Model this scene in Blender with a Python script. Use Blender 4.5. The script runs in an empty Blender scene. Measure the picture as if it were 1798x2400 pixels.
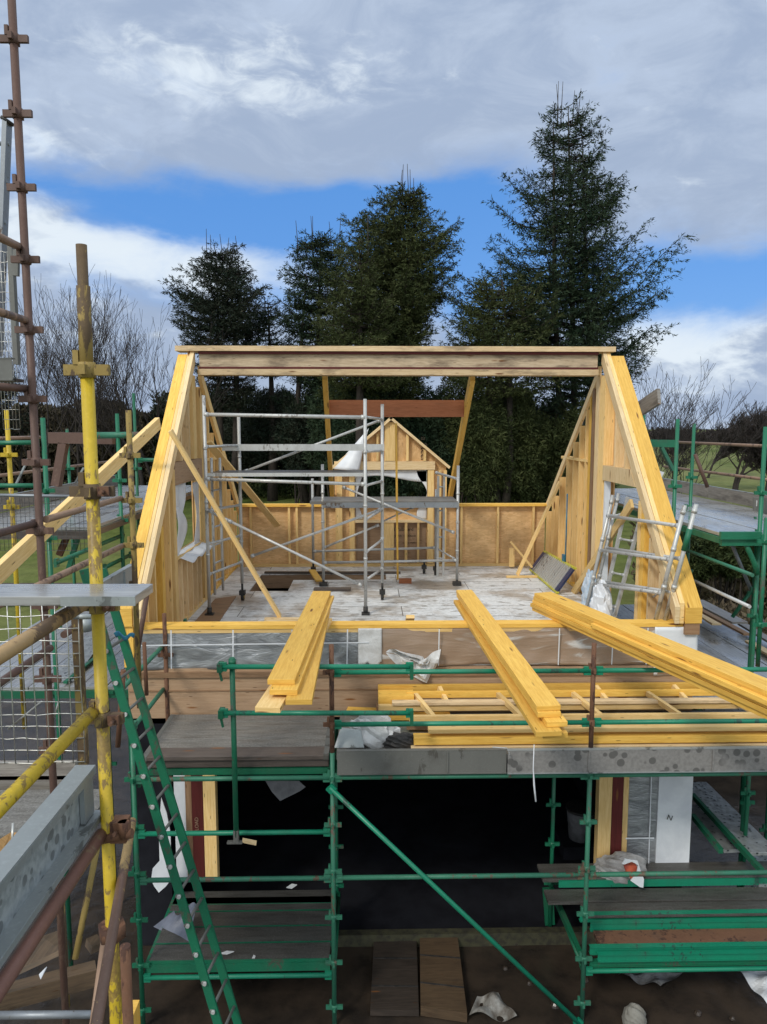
import bpy, math, random
import numpy as np
from mathutils import Vector
V = Vector
R = math.radians
random.seed(7); rng = np.random.default_rng(11)
S = bpy.context.scene
COL = S.collection
# ------------------------------------------------------------------ camera
FPX = 1720.0; CZ = 6.2
PITCH = math.atan(195/FPX); YAW = math.atan(36*math.cos(PITCH)/FPX)
cam = bpy.data.cameras.new('camera'); cam_o = bpy.data.objects.new('camera', cam); COL.objects.link(cam_o)
cam.sensor_fit = 'VERTICAL'; cam.sensor_height = 24; cam.sensor_width = 18; cam.lens = 24*FPX/2400
cam.clip_start = 0.05; cam.clip_end = 4000
cam_o.location = (0, 0, CZ); cam_o.rotation_euler = (math.pi/2-PITCH, 0, -YAW)
S.camera = cam_o
S.view_settings.view_transform = 'Standard'; S.view_settings.look = 'None'
S.view_settings.exposure = 0.32; S.view_settings.gamma = 1.0
# measured points of the photograph -> world, on a known plane of the building
MAPS = {'R1':(0,500,3.402),'R2':(0,1100,3.402),'R3':(0,1700,2.762),'R4':(300,780,3.072),'R5':(700,880,3.314),'R6':(1150,780,2.557),'R7':(300,1400,2.367),'R8':(900,1350,1.845),'B1':(300,1750,2.762),'B2':(800,1750,3.013),'B3':(1250,1750,3.024),'B4':(1400,880,4.163),'B6':(350,350,2.071),'B7':(1050,180,2.549),'B8':(0,0,2.458),'L1':(0,900,4.609),'L2':(0,1340,4.609),'L3':(0,1780,3.5675),'G4':(1540,1200,4.4225),'G5':(1240,1100,4.1425),'G6':(480,1080,3.945),'D':(0,0,1/1.0851),'S':(0,0,1)}
def ray(m, x, y):
    a, b, s = MAPS[m]; u = a+x/s; v = b+y/s
    X = (u-899)/FPX; Y = (1200-v)/FPX
    cp, sp = math.cos(PITCH), math.sin(PITCH)
    fy = cp+Y*sp; fz = -sp+Y*cp
    c, s2 = math.cos(YAW), math.sin(YAW)
    return V((X*c+fy*s2, -X*s2+fy*c, fz))
def ay(m, x, y, Y): r = ray(m, x, y); t = Y/r.y; return V((r.x*t, Y, CZ+r.z*t))
def ax(m, x, y, X): r = ray(m, x, y); t = X/r.x; return V((X, r.y*t, CZ+r.z*t))
def az(m, x, y, Z): r = ray(m, x, y); t = (Z-CZ)/r.z; return V((r.x*t, r.y*t, Z))

# ------------------------------------------------------------------ world
SUN_EL, SUN_AZ = R(42), R(215)      # from behind the left shoulder
def make_world():
    w = bpy.data.worlds.new('World'); S.world = w; w.use_nodes = True
    nt = w.node_tree; nt.nodes.clear(); N = nt.nodes; L = nt.links
    out = N.new('ShaderNodeOutputWorld'); bg = N.new('ShaderNodeBackground'); bg.inputs['Strength'].default_value = 0.1
    L.new(bg.outputs[0], out.inputs[0])
    sky = N.new('ShaderNodeTexSky'); sky.sky_type = 'NISHITA'; sky.sun_disc = False
    sky.sun_elevation = SUN_EL; sky.sun_rotation = SUN_AZ; sky.air_density = 1.0; sky.dust_density = 0.4; sky.ozone_density = 2.0
    tc = N.new('ShaderNodeTexCoord'); sep = N.new('ShaderNodeSeparateXYZ'); L.new(tc.outputs['Generated'], sep.inputs[0])
    def M(op, a, b=None, c=None):
        n = N.new('ShaderNodeMath'); n.operation = op
        for i, k in enumerate((a, b, c)):
            if k is None: continue
            if isinstance(k, (int, float)): n.inputs[i].default_value = k
            else: L.new(k, n.inputs[i])
        return n.outputs[0]
    X, Y, Z = sep.outputs
    azm = M('ARCTAN2', X, Y)
    rad = M('SQRT', M('ADD', M('MULTIPLY', X, X), M('MULTIPLY', Y, Y)))
    el = M('ARCTAN2', Z, rad)
    comb = N.new('ShaderNodeCombineXYZ'); L.new(azm, comb.inputs[0]); L.new(M('MULTIPLY', el, 2.2), comb.inputs[1])
    def noise(scale, det, rough, off=0.0, dist=0.0):
        n = N.new('ShaderNodeTexNoise'); n.inputs['Scale'].default_value = scale; n.inputs['Detail'].default_value = det; n.inputs['Roughness'].default_value = rough; n.inputs['Distortion'].default_value = dist
        mp = N.new('ShaderNodeMapping'); mp.inputs['Location'].default_value = (off, off*1.7, off*.3); L.new(comb.outputs[0], mp.inputs[0]); L.new(mp.outputs[0], n.inputs['Vector'])
        return n.outputs['Fac']
    n1 = noise(3.2, 8, .58, 1.3, .3); n2 = noise(2.4, 7, .55, 7.7, .2); n3 = noise(7, 9, .62, 3.1, .5); n4 = noise(17, 8, .6, 5.5, .8)
    wx = M('ADD', azm, M('MULTIPLY', M('SUBTRACT', n1, .5), .34))
    wy = M('ADD', el, M('MULTIPLY', M('SUBTRACT', n2, .5), .17))
    def blobs(lst):
        tot = None
        for (u, v, su, sv, amp) in lst:
            r = ray('S', u, v); a0 = math.atan2(r.x, r.y); e0 = math.atan2(r.z, math.hypot(r.x, r.y))
            dx = M('DIVIDE', M('SUBTRACT', wx, a0), su/FPX); dy = M('DIVIDE', M('SUBTRACT', wy, e0), sv/FPX)
            g = M('MULTIPLY', M('EXPONENT', M('MULTIPLY', M('ADD', M('MULTIPLY', dx, dx), M('MULTIPLY', dy, dy)), -1.0)), amp)
            tot = g if tot is None else M('ADD', tot, g)
        return tot
    blue = blobs([(620,500,420,62,1.5),(1000,520,330,90,1.2),(240,520,260,34,.75),(1120,600,180,130,1.1),(1640,620,260,60,1.2),(1540,690,200,60,.9),(640,690,130,60,.9),(1150,760,120,90,.8),(1790,700,120,70,.7),(240,690,90,60,.5),(380,740,70,40,.5)])
    bright = blobs([(300,600,340,60,1.2),(650,560,260,35,.9),(120,380,200,50,.7),(420,640,260,60,.8),(1640,770,110,60,1.5),(480,190,330,70,.62),(1780,800,90,90,.9),(900,230,260,60,.35),(200,800,260,90,.45),(1600,480,200,40,.3)])
    def ramp(f, a, b):
        n = N.new('ShaderNodeMapRange'); n.interpolation_type = 'SMOOTHSTEP'; n.inputs[1].default_value = a; n.inputs[2].default_value = b; L.new(f, n.inputs[0]); return n.outputs[0]
    def mix(f, a, b, t='MIX'):
        n = N.new('ShaderNodeMix'); n.data_type = 'RGBA'; n.blend_type = t
        for i, k in ((0, f), (6, a), (7, b)):
            if isinstance(k, (tuple, float, int)): n.inputs[i].default_value = k
            else: L.new(k, n.inputs[i])
        return n.outputs[2]
    base = mix(ramp(n3, .35, .72), (2.95, 3.70, 5.05, 1), (4.2, 4.95, 6.15, 1))
    base = mix(M('MULTIPLY', ramp(M('ADD', bright, M('ADD', M('MULTIPLY', M('SUBTRACT', n3, .5), 1.3), M('MULTIPLY', M('SUBTRACT', n4, .5), 1.6))), .25, 1.1), .9), base, (6.6, 7.3, 7.9, 1))
    bluec = mix(0.72, sky.outputs[0], (0.60, 2.45, 6.6, 1))
    col = mix(ramp(M('ADD', blue, M('MULTIPLY', M('SUBTRACT', n3, .5), 1.5)), .0, 1.45), base, bluec)
    # unseen sky overhead and behind the viewer brightened and warmed, added for fill light
    up = ramp(Z, .52, .80); back = ramp(M('MULTIPLY', Y, -1.0), -.05, .5); gain = M('ADD', 1.0, M('MULTIPLY', M('MAXIMUM', up, back), 1.0))
    vm = N.new('ShaderNodeVectorMath'); vm.operation = 'SCALE'; L.new(mix(M('MAXIMUM', up, back), col, (1.10, 1.0, .84, 1), 'MULTIPLY'), vm.inputs[0]); L.new(gain, vm.inputs['Scale'])
    L.new(vm.outputs[0], bg.inputs['Color'])
make_world()
sl = bpy.data.lights.new('sun', 'SUN'); sl.energy = 1.55; sl.angle = R(11); sl.color = (1.0, .95, .86)
so = bpy.data.objects.new('sun', sl); COL.objects.link(so)
so.rotation_euler = (math.pi/2-SUN_EL, 0, math.pi-SUN_AZ)   # sun stands behind and left of the viewer

# ------------------------------------------------------------------ helpers
class MB:
    def __init__(s): s.v = []; s.f = []; s.uv = []; s.sm = []
    def face(s, idx, uvs, smooth=False): s.f.append(tuple(idx)); s.uv.extend(uvs); s.sm.append(smooth)
    def hexa(s, c, L, W, H):   # c: 8 corners; 0-3 start face, 4-7 end face
        b = len(s.v); s.v += [tuple(p) for p in c]; o = random.random()*40; p2 = random.random()*9
        def q(a, uv): s.face([b+i for i in a], uv)
        q((0,3,2,1), [(o, p2), (o, p2+H), (o+W, p2+H), (o+W, p2)])
        q((4,5,6,7), [(o, p2), (o+W, p2), (o+W, p2+H), (o, p2+H)])
        q((0,1,5,4), [(o, p2), (o, p2+W), (o+L, p2+W), (o+L, p2)])
        q((2,3,7,6), [(o, p2+1), (o, p2+1+W), (o+L, p2+1+W), (o+L, p2+1)])
        q((1,2,6,5), [(o, p2+2), (o, p2+2+H), (o+L, p2+2+H), (o+L, p2+2)])
        q((3,0,4,7), [(o, p2+3), (o, p2+3+H), (o+L, p2+3+H), (o+L, p2+3)])
        return s
    def bar(s, p, q, w, h, up=(0,0,1)):
        p = V(p); q = V(q); d = (q-p); L = d.length
        if L < 1e-5: return s
        d /= L; u = V(up); u = u-d*u.dot(d)
        if u.length < 1e-4: u = V((0,1,0))-d*d.y
        u.normalize(); sd = d.cross(u)
        c = []
        for e in (p, q):
            c += [e-sd*w/2-u*h/2, e+sd*w/2-u*h/2, e+sd*w/2+u*h/2, e-sd*w/2+u*h/2]
        return s.hexa(c, L, w, h)
    def box(s, a, b):
        x0,y0,z0 = [min(a[i],b[i]) for i in range(3)]; x1,y1,z1 = [max(a[i],b[i]) for i in range(3)]
        dx,dy,dz = x1-x0,y1-y0,z1-z0; m = max(dx,dy,dz)
        if m == dx: return s.bar((x0,(y0+y1)/2,(z0+z1)/2),(x1,(y0+y1)/2,(z0+z1)/2),dy,dz)
        if m == dy: return s.bar(((x0+x1)/2,y0,(z0+z1)/2),((x0+x1)/2,y1,(z0+z1)/2),dx,dz)
        return s.bar(((x0+x1)/2,(y0+y1)/2,z0),((x0+x1)/2,(y0+y1)/2,z1),dx,dy,(0,1,0))
    def tube(s, p, q, r, r2=None, n=12, cap=True):
        return s.path([p, q], [r, r if r2 is None else r2], n, cap)
    def path(s, pts, rs, n=8, cap=True):
        pts = [V(p) for p in pts]; b0 = len(s.v); o = random.random()*30; ln = 0
        if isinstance(rs, (int, float)): rs = [rs]*len(pts)
        ref = None; us = []
        for i, p in enumerate(pts):
            d = (pts[min(i+1, len(pts)-1)]-pts[max(i-1, 0)])
            if d.length < 1e-6: d = V((0,0,1))
            d.normalize()
            if ref is None: ref = V((0,0,1)) if abs(d.z) < .9 else V((1,0,0))
            a = ref-d*ref.dot(d); a.normalize(); c = d.cross(a); ref = a
            if i: ln += (pts[i]-pts[i-1]).length
            us.append(ln)
            for k in range(n):
                t = 2*math.pi*k/n; s.v.append(tuple(p+(a*math.cos(t)+c*math.sin(t))*rs[i]))
        for i in range(len(pts)-1):
            for k in range(n):
                k2 = (k+1) % n; w = .15/n
                s.face([b0+i*n+k, b0+i*n+k2, b0+(i+1)*n+k2, b0+(i+1)*n+k], [(o+us[i], k*w), (o+us[i], (k+1)*w), (o+us[i+1], (k+1)*w), (o+us[i+1], k*w)], True)
        if cap:
            s.face([b0+k for k in reversed(range(n))], [(0,0)]*n); m = b0+(len(pts)-1)*n
            s.face([m+k for k in range(n)], [(0,0)]*n)
        return s
    def prism(s, pts, off):     # planar polygon extruded by vector
        pts = [V(p) for p in pts]; off = V(off); b = len(s.v); n = len(pts)
        s.v += [tuple(p) for p in pts]+[tuple(p+off) for p in pts]
        nn = off.normalized(); a = V((0,0,1))-nn*nn.z
        if a.length < .1: a = V((1,0,0))-nn*nn.x
        a.normalize(); c = nn.cross(a); o = random.random()*20
        uv = [(p.dot(a)+o, p.dot(c)+o) for p in pts]
        s.face([b+i for i in reversed(range(n))], list(reversed(uv))); s.face([b+n+i for i in range(n)], uv)
        for i in range(n):
            j = (i+1) % n; l = (pts[j]-pts[i]).length
            s.face([b+i, b+j, b+n+j, b+n+i], [(o,0),(o+l,0),(o+l,off.length),(o,off.length)])
        return s
    def grid(s, fn, nu, nv, smooth=True, thick=None):
        b = len(s.v)
        for i in range(nu+1):
            for j in range(nv+1): s.v.append(tuple(fn(i/nu, j/nv)))
        for i in range(nu):
            for j in range(nv):
                a = b+i*(nv+1)+j
                s.face([a, a+nv+1, a+nv+2, a+1], [(i/nu, j/nv), ((i+1)/nu, j/nv), ((i+1)/nu, (j+1)/nv), (i/nu, (j+1)/nv)], smooth)
        return s
    def build(s, name, mat, parent=None, label=None, bevel=0):
        me = bpy.data.meshes.new(name); me.from_pydata(s.v, [], s.f)
        me.materials.append(mat)
        uvl = me.uv_layers.new(name='UVMap'); uvl.data.foreach_set('uv', np.array(s.uv, dtype=np.float32).ravel())
        me.polygons.foreach_set('use_smooth', np.array(s.sm, dtype=bool)); me.update()
        o = bpy.data.objects.new(name, me); COL.objects.link(o)
        if label: o['label'] = label
        if bevel:
            m = o.modifiers.new('bevel', 'BEVEL'); m.width = bevel; m.segments = 2; m.limit_method = 'ANGLE'
        return o
def thing(name, label, cat, loc=(0,0,0), group=None):
    o = bpy.data.objects.new(name, None); COL.objects.link(o); o.empty_display_size = .2; o.location = loc
    o['label'] = label; o['category'] = cat
    if group: o['group'] = group
    return o
def tag(o, label, cat, group=None):
    if o.type == 'MESH' and o.parent is None and o.location.length == 0 and len(o.data.vertices):   # origin to the middle of its base
        n = len(o.data.vertices); c = np.empty(n*3, dtype=np.float32); o.data.vertices.foreach_get('co', c); c = c.reshape(-1, 3)
        b = (c.min(0)+c.max(0))/2; b[2] = c[:, 2].min(); c -= b; o.data.vertices.foreach_set('co', c.ravel()); o.location = [float(k) for k in b]; o.data.update()
    o['label'] = label; o['category'] = cat
    if group: o['group'] = group
    return o
def struct(o, kind='structure'): o['kind'] = kind; return o
def part(mb, name, mat, parent, label=None, bevel=0):
    # geometry is authored in world space; the parent Empty's location is compensated
    loc = parent.location if parent.type == 'EMPTY' else (parent.parent.location if parent.parent else V((0,0,0)))
    if loc.length > 0: mb.v = [tuple(V(p)-loc) for p in mb.v]
    me_o = mb.build(name, mat, None, label, bevel); me_o.parent = parent
    return me_o
ORD = ['first','second','third','fourth','fifth','sixth','seventh','eighth','ninth','tenth']

# ------------------------------------------------------------------ materials
def mat_new(name):
    m = bpy.data.materials.new(name); m.use_nodes = True; nt = m.node_tree; nt.nodes.clear()
    o = nt.nodes.new('ShaderNodeOutputMaterial'); b = nt.nodes.new('ShaderNodeBsdfPrincipled'); nt.links.new(b.outputs[0], o.inputs[0])
    return m, nt, b
class NT:
    def __init__(s, nt): s.nt = nt; s.N = nt.nodes; s.L = nt.links
    def math(s, op, a, b=None):
        n = s.N.new('ShaderNodeMath'); n.operation = op
        for i, k in enumerate((a, b)):
            if k is None: continue
            if isinstance(k, (int, float)): n.inputs[i].default_value = k
            else: s.L.new(k, n.inputs[i])
        return n.outputs[0]
    def coord(s, kind, scale=(1,1,1)):
        t = s.N.new('ShaderNodeTexCoord'); m = s.N.new('ShaderNodeMapping'); m.inputs['Scale'].default_value = scale
        s.L.new(t.outputs[kind], m.inputs[0]); return m.outputs[0]
    def noise(s, vec, scale, det=4, rough=.5, dist=0):
        n = s.N.new('ShaderNodeTexNoise'); s.L.new(vec, n.inputs['Vector']); n.inputs['Scale'].default_value = scale; n.inputs['Detail'].default_value = det; n.inputs['Roughness'].default_value = rough; n.inputs['Distortion'].default_value = dist
        return n.outputs['Fac']
    def vor(s, vec, scale, feat='F1', out='Distance'):
        n = s.N.new('ShaderNodeTexVoronoi'); n.feature = feat; s.L.new(vec, n.inputs['Vector']); n.inputs['Scale'].default_value = scale; return n.outputs[out]
    def ramp(s, f, a, b, c=0., d=1.):
        n = s.N.new('ShaderNodeMapRange'); n.interpolation_type = 'SMOOTHSTEP'; s.L.new(f, n.inputs[0])
        for i, k in enumerate((a, b, c, d)): n.inputs[i+1].default_value = k
        return n.outputs[0]
    def mix(s, f, a, b, t='MIX'):
        n = s.N.new('ShaderNodeMix'); n.data_type = 'RGBA'; n.blend_type = t
        for i, k in ((0, f), (6, a), (7, b)):
            if isinstance(k, tuple): n.inputs[i].default_value = k if len(k) == 4 else k+(1,)
            elif isinstance(k, (int, float)): n.inputs[i].default_value = k
            else: s.L.new(k, n.inputs[i])
        return n.outputs[2]
    def bump(s, bsdf, h, st=.3, d=.01):
        n = s.N.new('ShaderNodeBump'); n.inputs['Strength'].default_value = st; n.inputs['Distance'].default_value = d
        s.L.new(h, n.inputs['Height']); s.L.new(n.outputs[0], bsdf.inputs['Normal'])
    def rnd(s): return s.N.new('ShaderNodeObjectInfo').outputs['Random']
def wood(name, light, dark, knot=(.18,.07,.02), rough=.6, dirt=0., dirtc=(.10,.07,.045), spec=.3):
    m, nt, b = mat_new(name); t = NT(nt)
    uv = t.coord('UV'); st = t.coord('UV', (1.2, 16, 1)); kn = t.coord('UV', (1.3, 7, 1))
    g = t.noise(st, 3.0, 6, .6, .6); g2 = t.noise(st, 12, 3, .5); big = t.noise(uv, 1.3, 3)
    f = t.math('ADD', t.math('MULTIPLY', g, .75), t.math('MULTIPLY', g2, .3))
    c = t.mix(t.ramp(f, .35, .72), light, dark)
    c = t.mix(t.math('MULTIPLY', t.ramp(big, .3, .8), .35), c, dark)
    k = t.vor(kn, 1.0)
    c = t.mix(t.ramp(k, .13, .06), c, knot)
    k2 = t.vor(t.coord('UV', (3.1, 21, 1)), 1.0); c = t.mix(t.math('MULTIPLY', t.ramp(k2, .10, .06), .8), c, tuple(x*.35 for x in knot))
    if dirt:
        dn = t.noise(t.coord('UV', (.8, 3, 1)), 2.2, 7, .65)
        c = t.mix(t.math('MULTIPLY', t.ramp(dn, .62-.3*dirt, .78-.2*dirt), min(1, dirt*1.3)), c, dirtc)
    hsv = nt.nodes.new('ShaderNodeHueSaturation'); nt.links.new(c, hsv.inputs['Color'])
    nt.links.new(t.math('ADD', t.math('MULTIPLY', t.rnd(), .34), .82), hsv.inputs['Value'])
    nt.links.new(hsv.outputs[0], b.inputs['Base Color'])
    b.inputs['Roughness'].default_value = rough; b.inputs['Specular IOR Level'].default_value = spec
    t.bump(b, f, .25, .004)
    return m
def osb(name, c1, c2):
    m, nt, b = mat_new(name); t = NT(nt)
    g = t.coord('UV', (1, 1, 1)); w = t.coord('UV', (14, 45, 1))
    v = t.vor(w, 1.0, out='Color'); sp = nt.nodes.new('ShaderNodeSeparateColor'); nt.links.new(v, sp.inputs[0])
    n = t.noise(g, 3, 5); n2 = t.noise(w, .8, 3)
    c = t.mix(sp.outputs[0], c1, c2); c = t.mix(t.math('MULTIPLY', t.ramp(n, .35, .7), .45), c, tuple(x*.6 for x in c2))
    c = t.mix(t.math('MULTIPLY', t.ramp(n2, .62, .75), .5), c, (.16,.08,.035))
    nt.links.new(c, b.inputs['Base Color']); b.inputs['Roughness'].default_value = .7; b.inputs['Specular IOR Level'].default_value = .2
    t.bump(b, sp.outputs[1], .3, .003); return m
def paint(name, col, chip, amt=.5, rough=.42, metal=0., scale=1., dirt=.35, chipc2=None):
    m, nt, b = mat_new(name); t = NT(nt)
    o = t.coord('Object'); g = t.coord('Object', (1, 1, .45))
    n = t.noise(g, 17*scale, 7, .68, .4); n2 = t.noise(g, 5*scale, 5, .6); big = t.noise(o, 1.7, 4); f = t.noise(o, 60, 4)
    msk = t.ramp(t.math('ADD', n, t.math('MULTIPLY', t.math('SUBTRACT', big, .5), .9)), .74-.3*amt, .79-.3*amt)
    c = t.mix(t.math('MULTIPLY', t.ramp(n2, .3, .75), .35), col, tuple(x*.5 for x in col))
    c = t.mix(t.math('MULTIPLY', t.ramp(f, .5, .8), .2), c, tuple(min(1, x*1.6+.05) for x in col))
    cc = t.mix(f, chip, chipc2 or tuple(x*.55 for x in chip))
    c = t.mix(msk, c, cc)
    c = t.mix(t.math('MULTIPLY', t.ramp(t.noise(o, 3.3, 6, .6), .5, .8), dirt), c, (.06,.05,.04))
    nt.links.new(c, b.inputs['Base Color']); b.inputs['Metallic'].default_value = metal
    r = t.ramp(n2, .2, .8, rough-.08, rough+.22); nt.links.new(r, b.inputs['Roughness'])
    t.bump(b, msk, .4, -.002)
    return m
def simple(name, c1, c2, scale=4., rough=.7, metal=0., bump=.2, det=6, coord='Object', sc=(1,1,1), lo=.35, hi=.7, spec=.4):
    m, nt, b = mat_new(name); t = NT(nt); n = t.noise(t.coord(coord, sc), scale, det, .6, .2)
    nt.links.new(t.mix(t.ramp(n, lo, hi), c1, c2), b.inputs['Base Color'])
    b.inputs['Roughness'].default_value = rough; b.inputs['Metallic'].default_value = metal; b.inputs['Specular IOR Level'].default_value = spec
    if bump: t.bump(b, n, bump, .02)
    return m
M_YEL = wood('treated_timber', (.86,.54,.12), (.66,.36,.06), rough=.5, dirt=.12, dirtc=(.35,.2,.05))
M_PINE = wood('pine_stud', (.86,.62,.29), (.70,.45,.16), rough=.6, dirt=.15, dirtc=(.4,.24,.09))
M_PALE = wood('pale_timber', (.80,.63,.38), (.62,.43,.21), rough=.6, dirt=.15, dirtc=(.32,.22,.12))
M_RIDGE = wood('weathered_beam', (.66,.53,.36), (.42,.31,.20), rough=.75, dirt=.55, dirtc=(.14,.10,.07))
M_RIDGE2 = wood('beam_flange', (.74,.57,.35), (.56,.39,.21), rough=.7, dirt=.5, dirtc=(.16,.11,.07))
M_RED = wood('red_treated_board', (.44,.16,.07), (.30,.10,.04), rough=.6, dirt=.2)
M_DRED = wood('dark_red_board', (.12,.02,.018), (.08,.014,.012), rough=.6)
M_GREYW = wood('worn_scaffold_board', (.31,.285,.25), (.18,.16,.14), rough=.42, dirt=.45, dirtc=(.06,.05,.04), spec=.5)
M_DARKW = wood('dark_wet_board', (.12,.095,.08), (.065,.052,.045), rough=.4, dirt=.4, dirtc=(.03,.02,.018), spec=.5)
M_BRNW = wood('brown_board', (.34,.21,.12), (.22,.125,.065), rough=.65, dirt=.35)
M_BRNW2 = wood('orange_ply', (.62,.36,.14), (.45,.24,.08), rough=.6, dirt=.3)
M_SHADEW = wood('shade_dark_timber', (.15,.10,.06), (.085,.058,.036), rough=.6, dirt=.5, dirtc=(.035,.028,.02))  # wood colour darkened to stand for the shade low at the left
M_PURP = wood('brown_ply', (.40,.27,.17), (.30,.19,.11), rough=.7, dirt=.3)
M_OSB = osb('osb_panel', (.80,.54,.28), (.64,.40,.18))
M_OSBP = osb('osb_pale', (.74,.46,.21), (.62,.36,.15))
M_GRN = paint('green_paint', (.008,.145,.072), (.09,.11,.075), .38, .40, dirt=.45)
M_GRNP = paint('pale_green_paint', (.030,.165,.098), (.15,.10,.065), .45, .5, dirt=.35)
M_GRND = paint('deep_green_paint', (.006,.115,.055), (.05,.07,.05), .2, .42, dirt=.4)
M_GRNB = paint('bright_green_paint', (.007,.205,.112), (.03,.11,.075), .3, .36, dirt=.3)
M_YPT = paint('yellow_paint', (.56,.39,.02), (.10,.05,.02), .60, .42, dirt=.3, scale=1.9, chipc2=(.38,.26,.05))
M_YOLD = paint('worn_yellow_paint', (.30,.21,.06), (.14,.09,.045), .95, .7, dirt=.3)
M_BRN = paint('rusty_brown_tube', (.115,.062,.045), (.20,.12,.085), .4, .55, dirt=.35)
M_BRNL = paint('light_brown_tube', (.30,.19,.125), (.16,.10,.07), .5, .5, dirt=.25)
M_TANT = paint('tan_flaked_tube', (.42,.27,.12), (.18,.11,.06), .75, .55, dirt=.2)
M_REDT = paint('reddish_tube', (.20,.095,.07), (.30,.19,.12), .45, .5, dirt=.25)
M_FLK = paint('flaked_brown_tube', (.15,.085,.06), (.45,.30,.12), .62, .5, dirt=.25, scale=1.4)
M_RUST = paint('rust', (.16,.075,.04), (.09,.04,.025), .6, .75, dirt=.4)
M_GALV = paint('galvanised_steel', (.36,.39,.39), (.20,.215,.21), .35, .42, .45, .35, dirt=.3)
M_GALVD = paint('dark_galvanised_steel', (.165,.165,.15), (.12,.115,.10), .25, .5, .25, .4, dirt=.4)
M_ALU = paint('aluminium_tube', (.54,.54,.52), (.36,.34,.31), .35, .40, .35, 1.4, dirt=.25)
M_STEEL = paint('grey_steel', (.27,.29,.31), (.16,.12,.09), .35, .4, .5, dirt=.2)
M_WIRE = simple('steel_wire', (.62,.62,.58), (.40,.38,.34), 20, .35, .7, 0)
M_BLACK = simple('black_rubber', (.02,.02,.02), (.05,.045,.04), 12, .6)
M_WHITE = simple('white_membrane', (.72,.74,.76), (.60,.62,.65), 3, .45, 0, .5)
M_WHITE2 = simple('crumpled_white_sheet', (.62,.62,.61), (.46,.45,.43), 6, .4, 0, .9)
M_BLUE = simple('blue_plastic', (.03,.18,.28), (.02,.10,.18), 5, .4)
M_NAVY = simple('navy_plastic', (.015,.025,.07), (.03,.04,.10), 5, .4)
M_DARKIN = simple('shade_dark_interior', (.018,.019,.024), (.010,.010,.013), 2, .85, 0, .2, spec=.1)  # near-black colour carries the shade of the unlit ground floor
M_CONC = simple('concrete', (.22,.21,.18), (.12,.11,.09), 5, .8)
M_MOSS = simple('mossy_sill', (.060,.058,.030), (.028,.025,.018), 12, .8)
M_MUD = simple('mud', (.050,.037,.027), (.022,.018,.015), 2.2, .22, 0, .8, 8)
M_GRASS = None
def m_grass():
    m, nt, b = mat_new('grass_field'); t = NT(nt); o = t.coord('Object')
    a = t.noise(o, .05, 6, .6); c2 = t.noise(o, 1.4, 8, .7); st = t.noise(t.coord('Object', (.06,.9,1)), .7, 5)
    c = t.mix(t.ramp(a, .35, .65), (.085,.115,.022), (.19,.20,.075)); c = t.mix(t.math('MULTIPLY', t.ramp(c2, .35, .75), .55), c, (.028,.045,.010))
    c = t.mix(t.math('MULTIPLY', t.ramp(st, .5, .75), .4), c, (.16,.13,.06))
    nt.links.new(c, b.inputs['Base Color']); b.inputs['Roughness'].default_value = .9; b.inputs['Specular IOR Level'].default_value = .1
    t.bump(b, c2, .6, .15); return m
M_GRASS = m_grass()
def m_leaf(name, c1, c2, c3, tr=.0):
    m, nt, b = mat_new(name); t = NT(nt); o = t.coord('Object'); n = t.noise(o, .9, 4, .6); n2 = t.noise(o, 7, 2)
    c = t.mix(t.ramp(n, .35, .65), c1, c2); c = t.mix(t.ramp(n2, .55, .75), c, c3)
    nt.links.new(c, b.inputs['Base Color']); b.inputs['Roughness'].default_value = .75; b.inputs['Specular IOR Level'].default_value = .15
    return m
M_SPR = m_leaf('spruce_needles', (.016,.034,.018), (.034,.052,.026), (.060,.070,.034))
M_SPR2 = m_leaf('spruce_needles_olive', (.030,.042,.014), (.055,.066,.022), (.085,.085,.032))
M_SPR3 = m_leaf('dark_needles', (.013,.024,.015), (.026,.032,.020), (.050,.042,.028))
M_BARK = simple('bark', (.045,.034,.026), (.022,.017,.014), 8, .9)
M_TWIG = simple('bare_twigs', (.040,.031,.027), (.022,.018,.016), 3, .9, 0, 0)
M_BRAMB = m_leaf('dry_brush', (.075,.060,.035), (.13,.10,.065), (.06,.07,.02))
M_BRAMD = m_leaf('dark_brush', (.050,.042,.026), (.075,.060,.040), (.040,.048,.018))
M_SHRUB = m_leaf('shrub_leaves', (.020,.032,.010), (.045,.062,.018), (.08,.09,.03))
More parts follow.
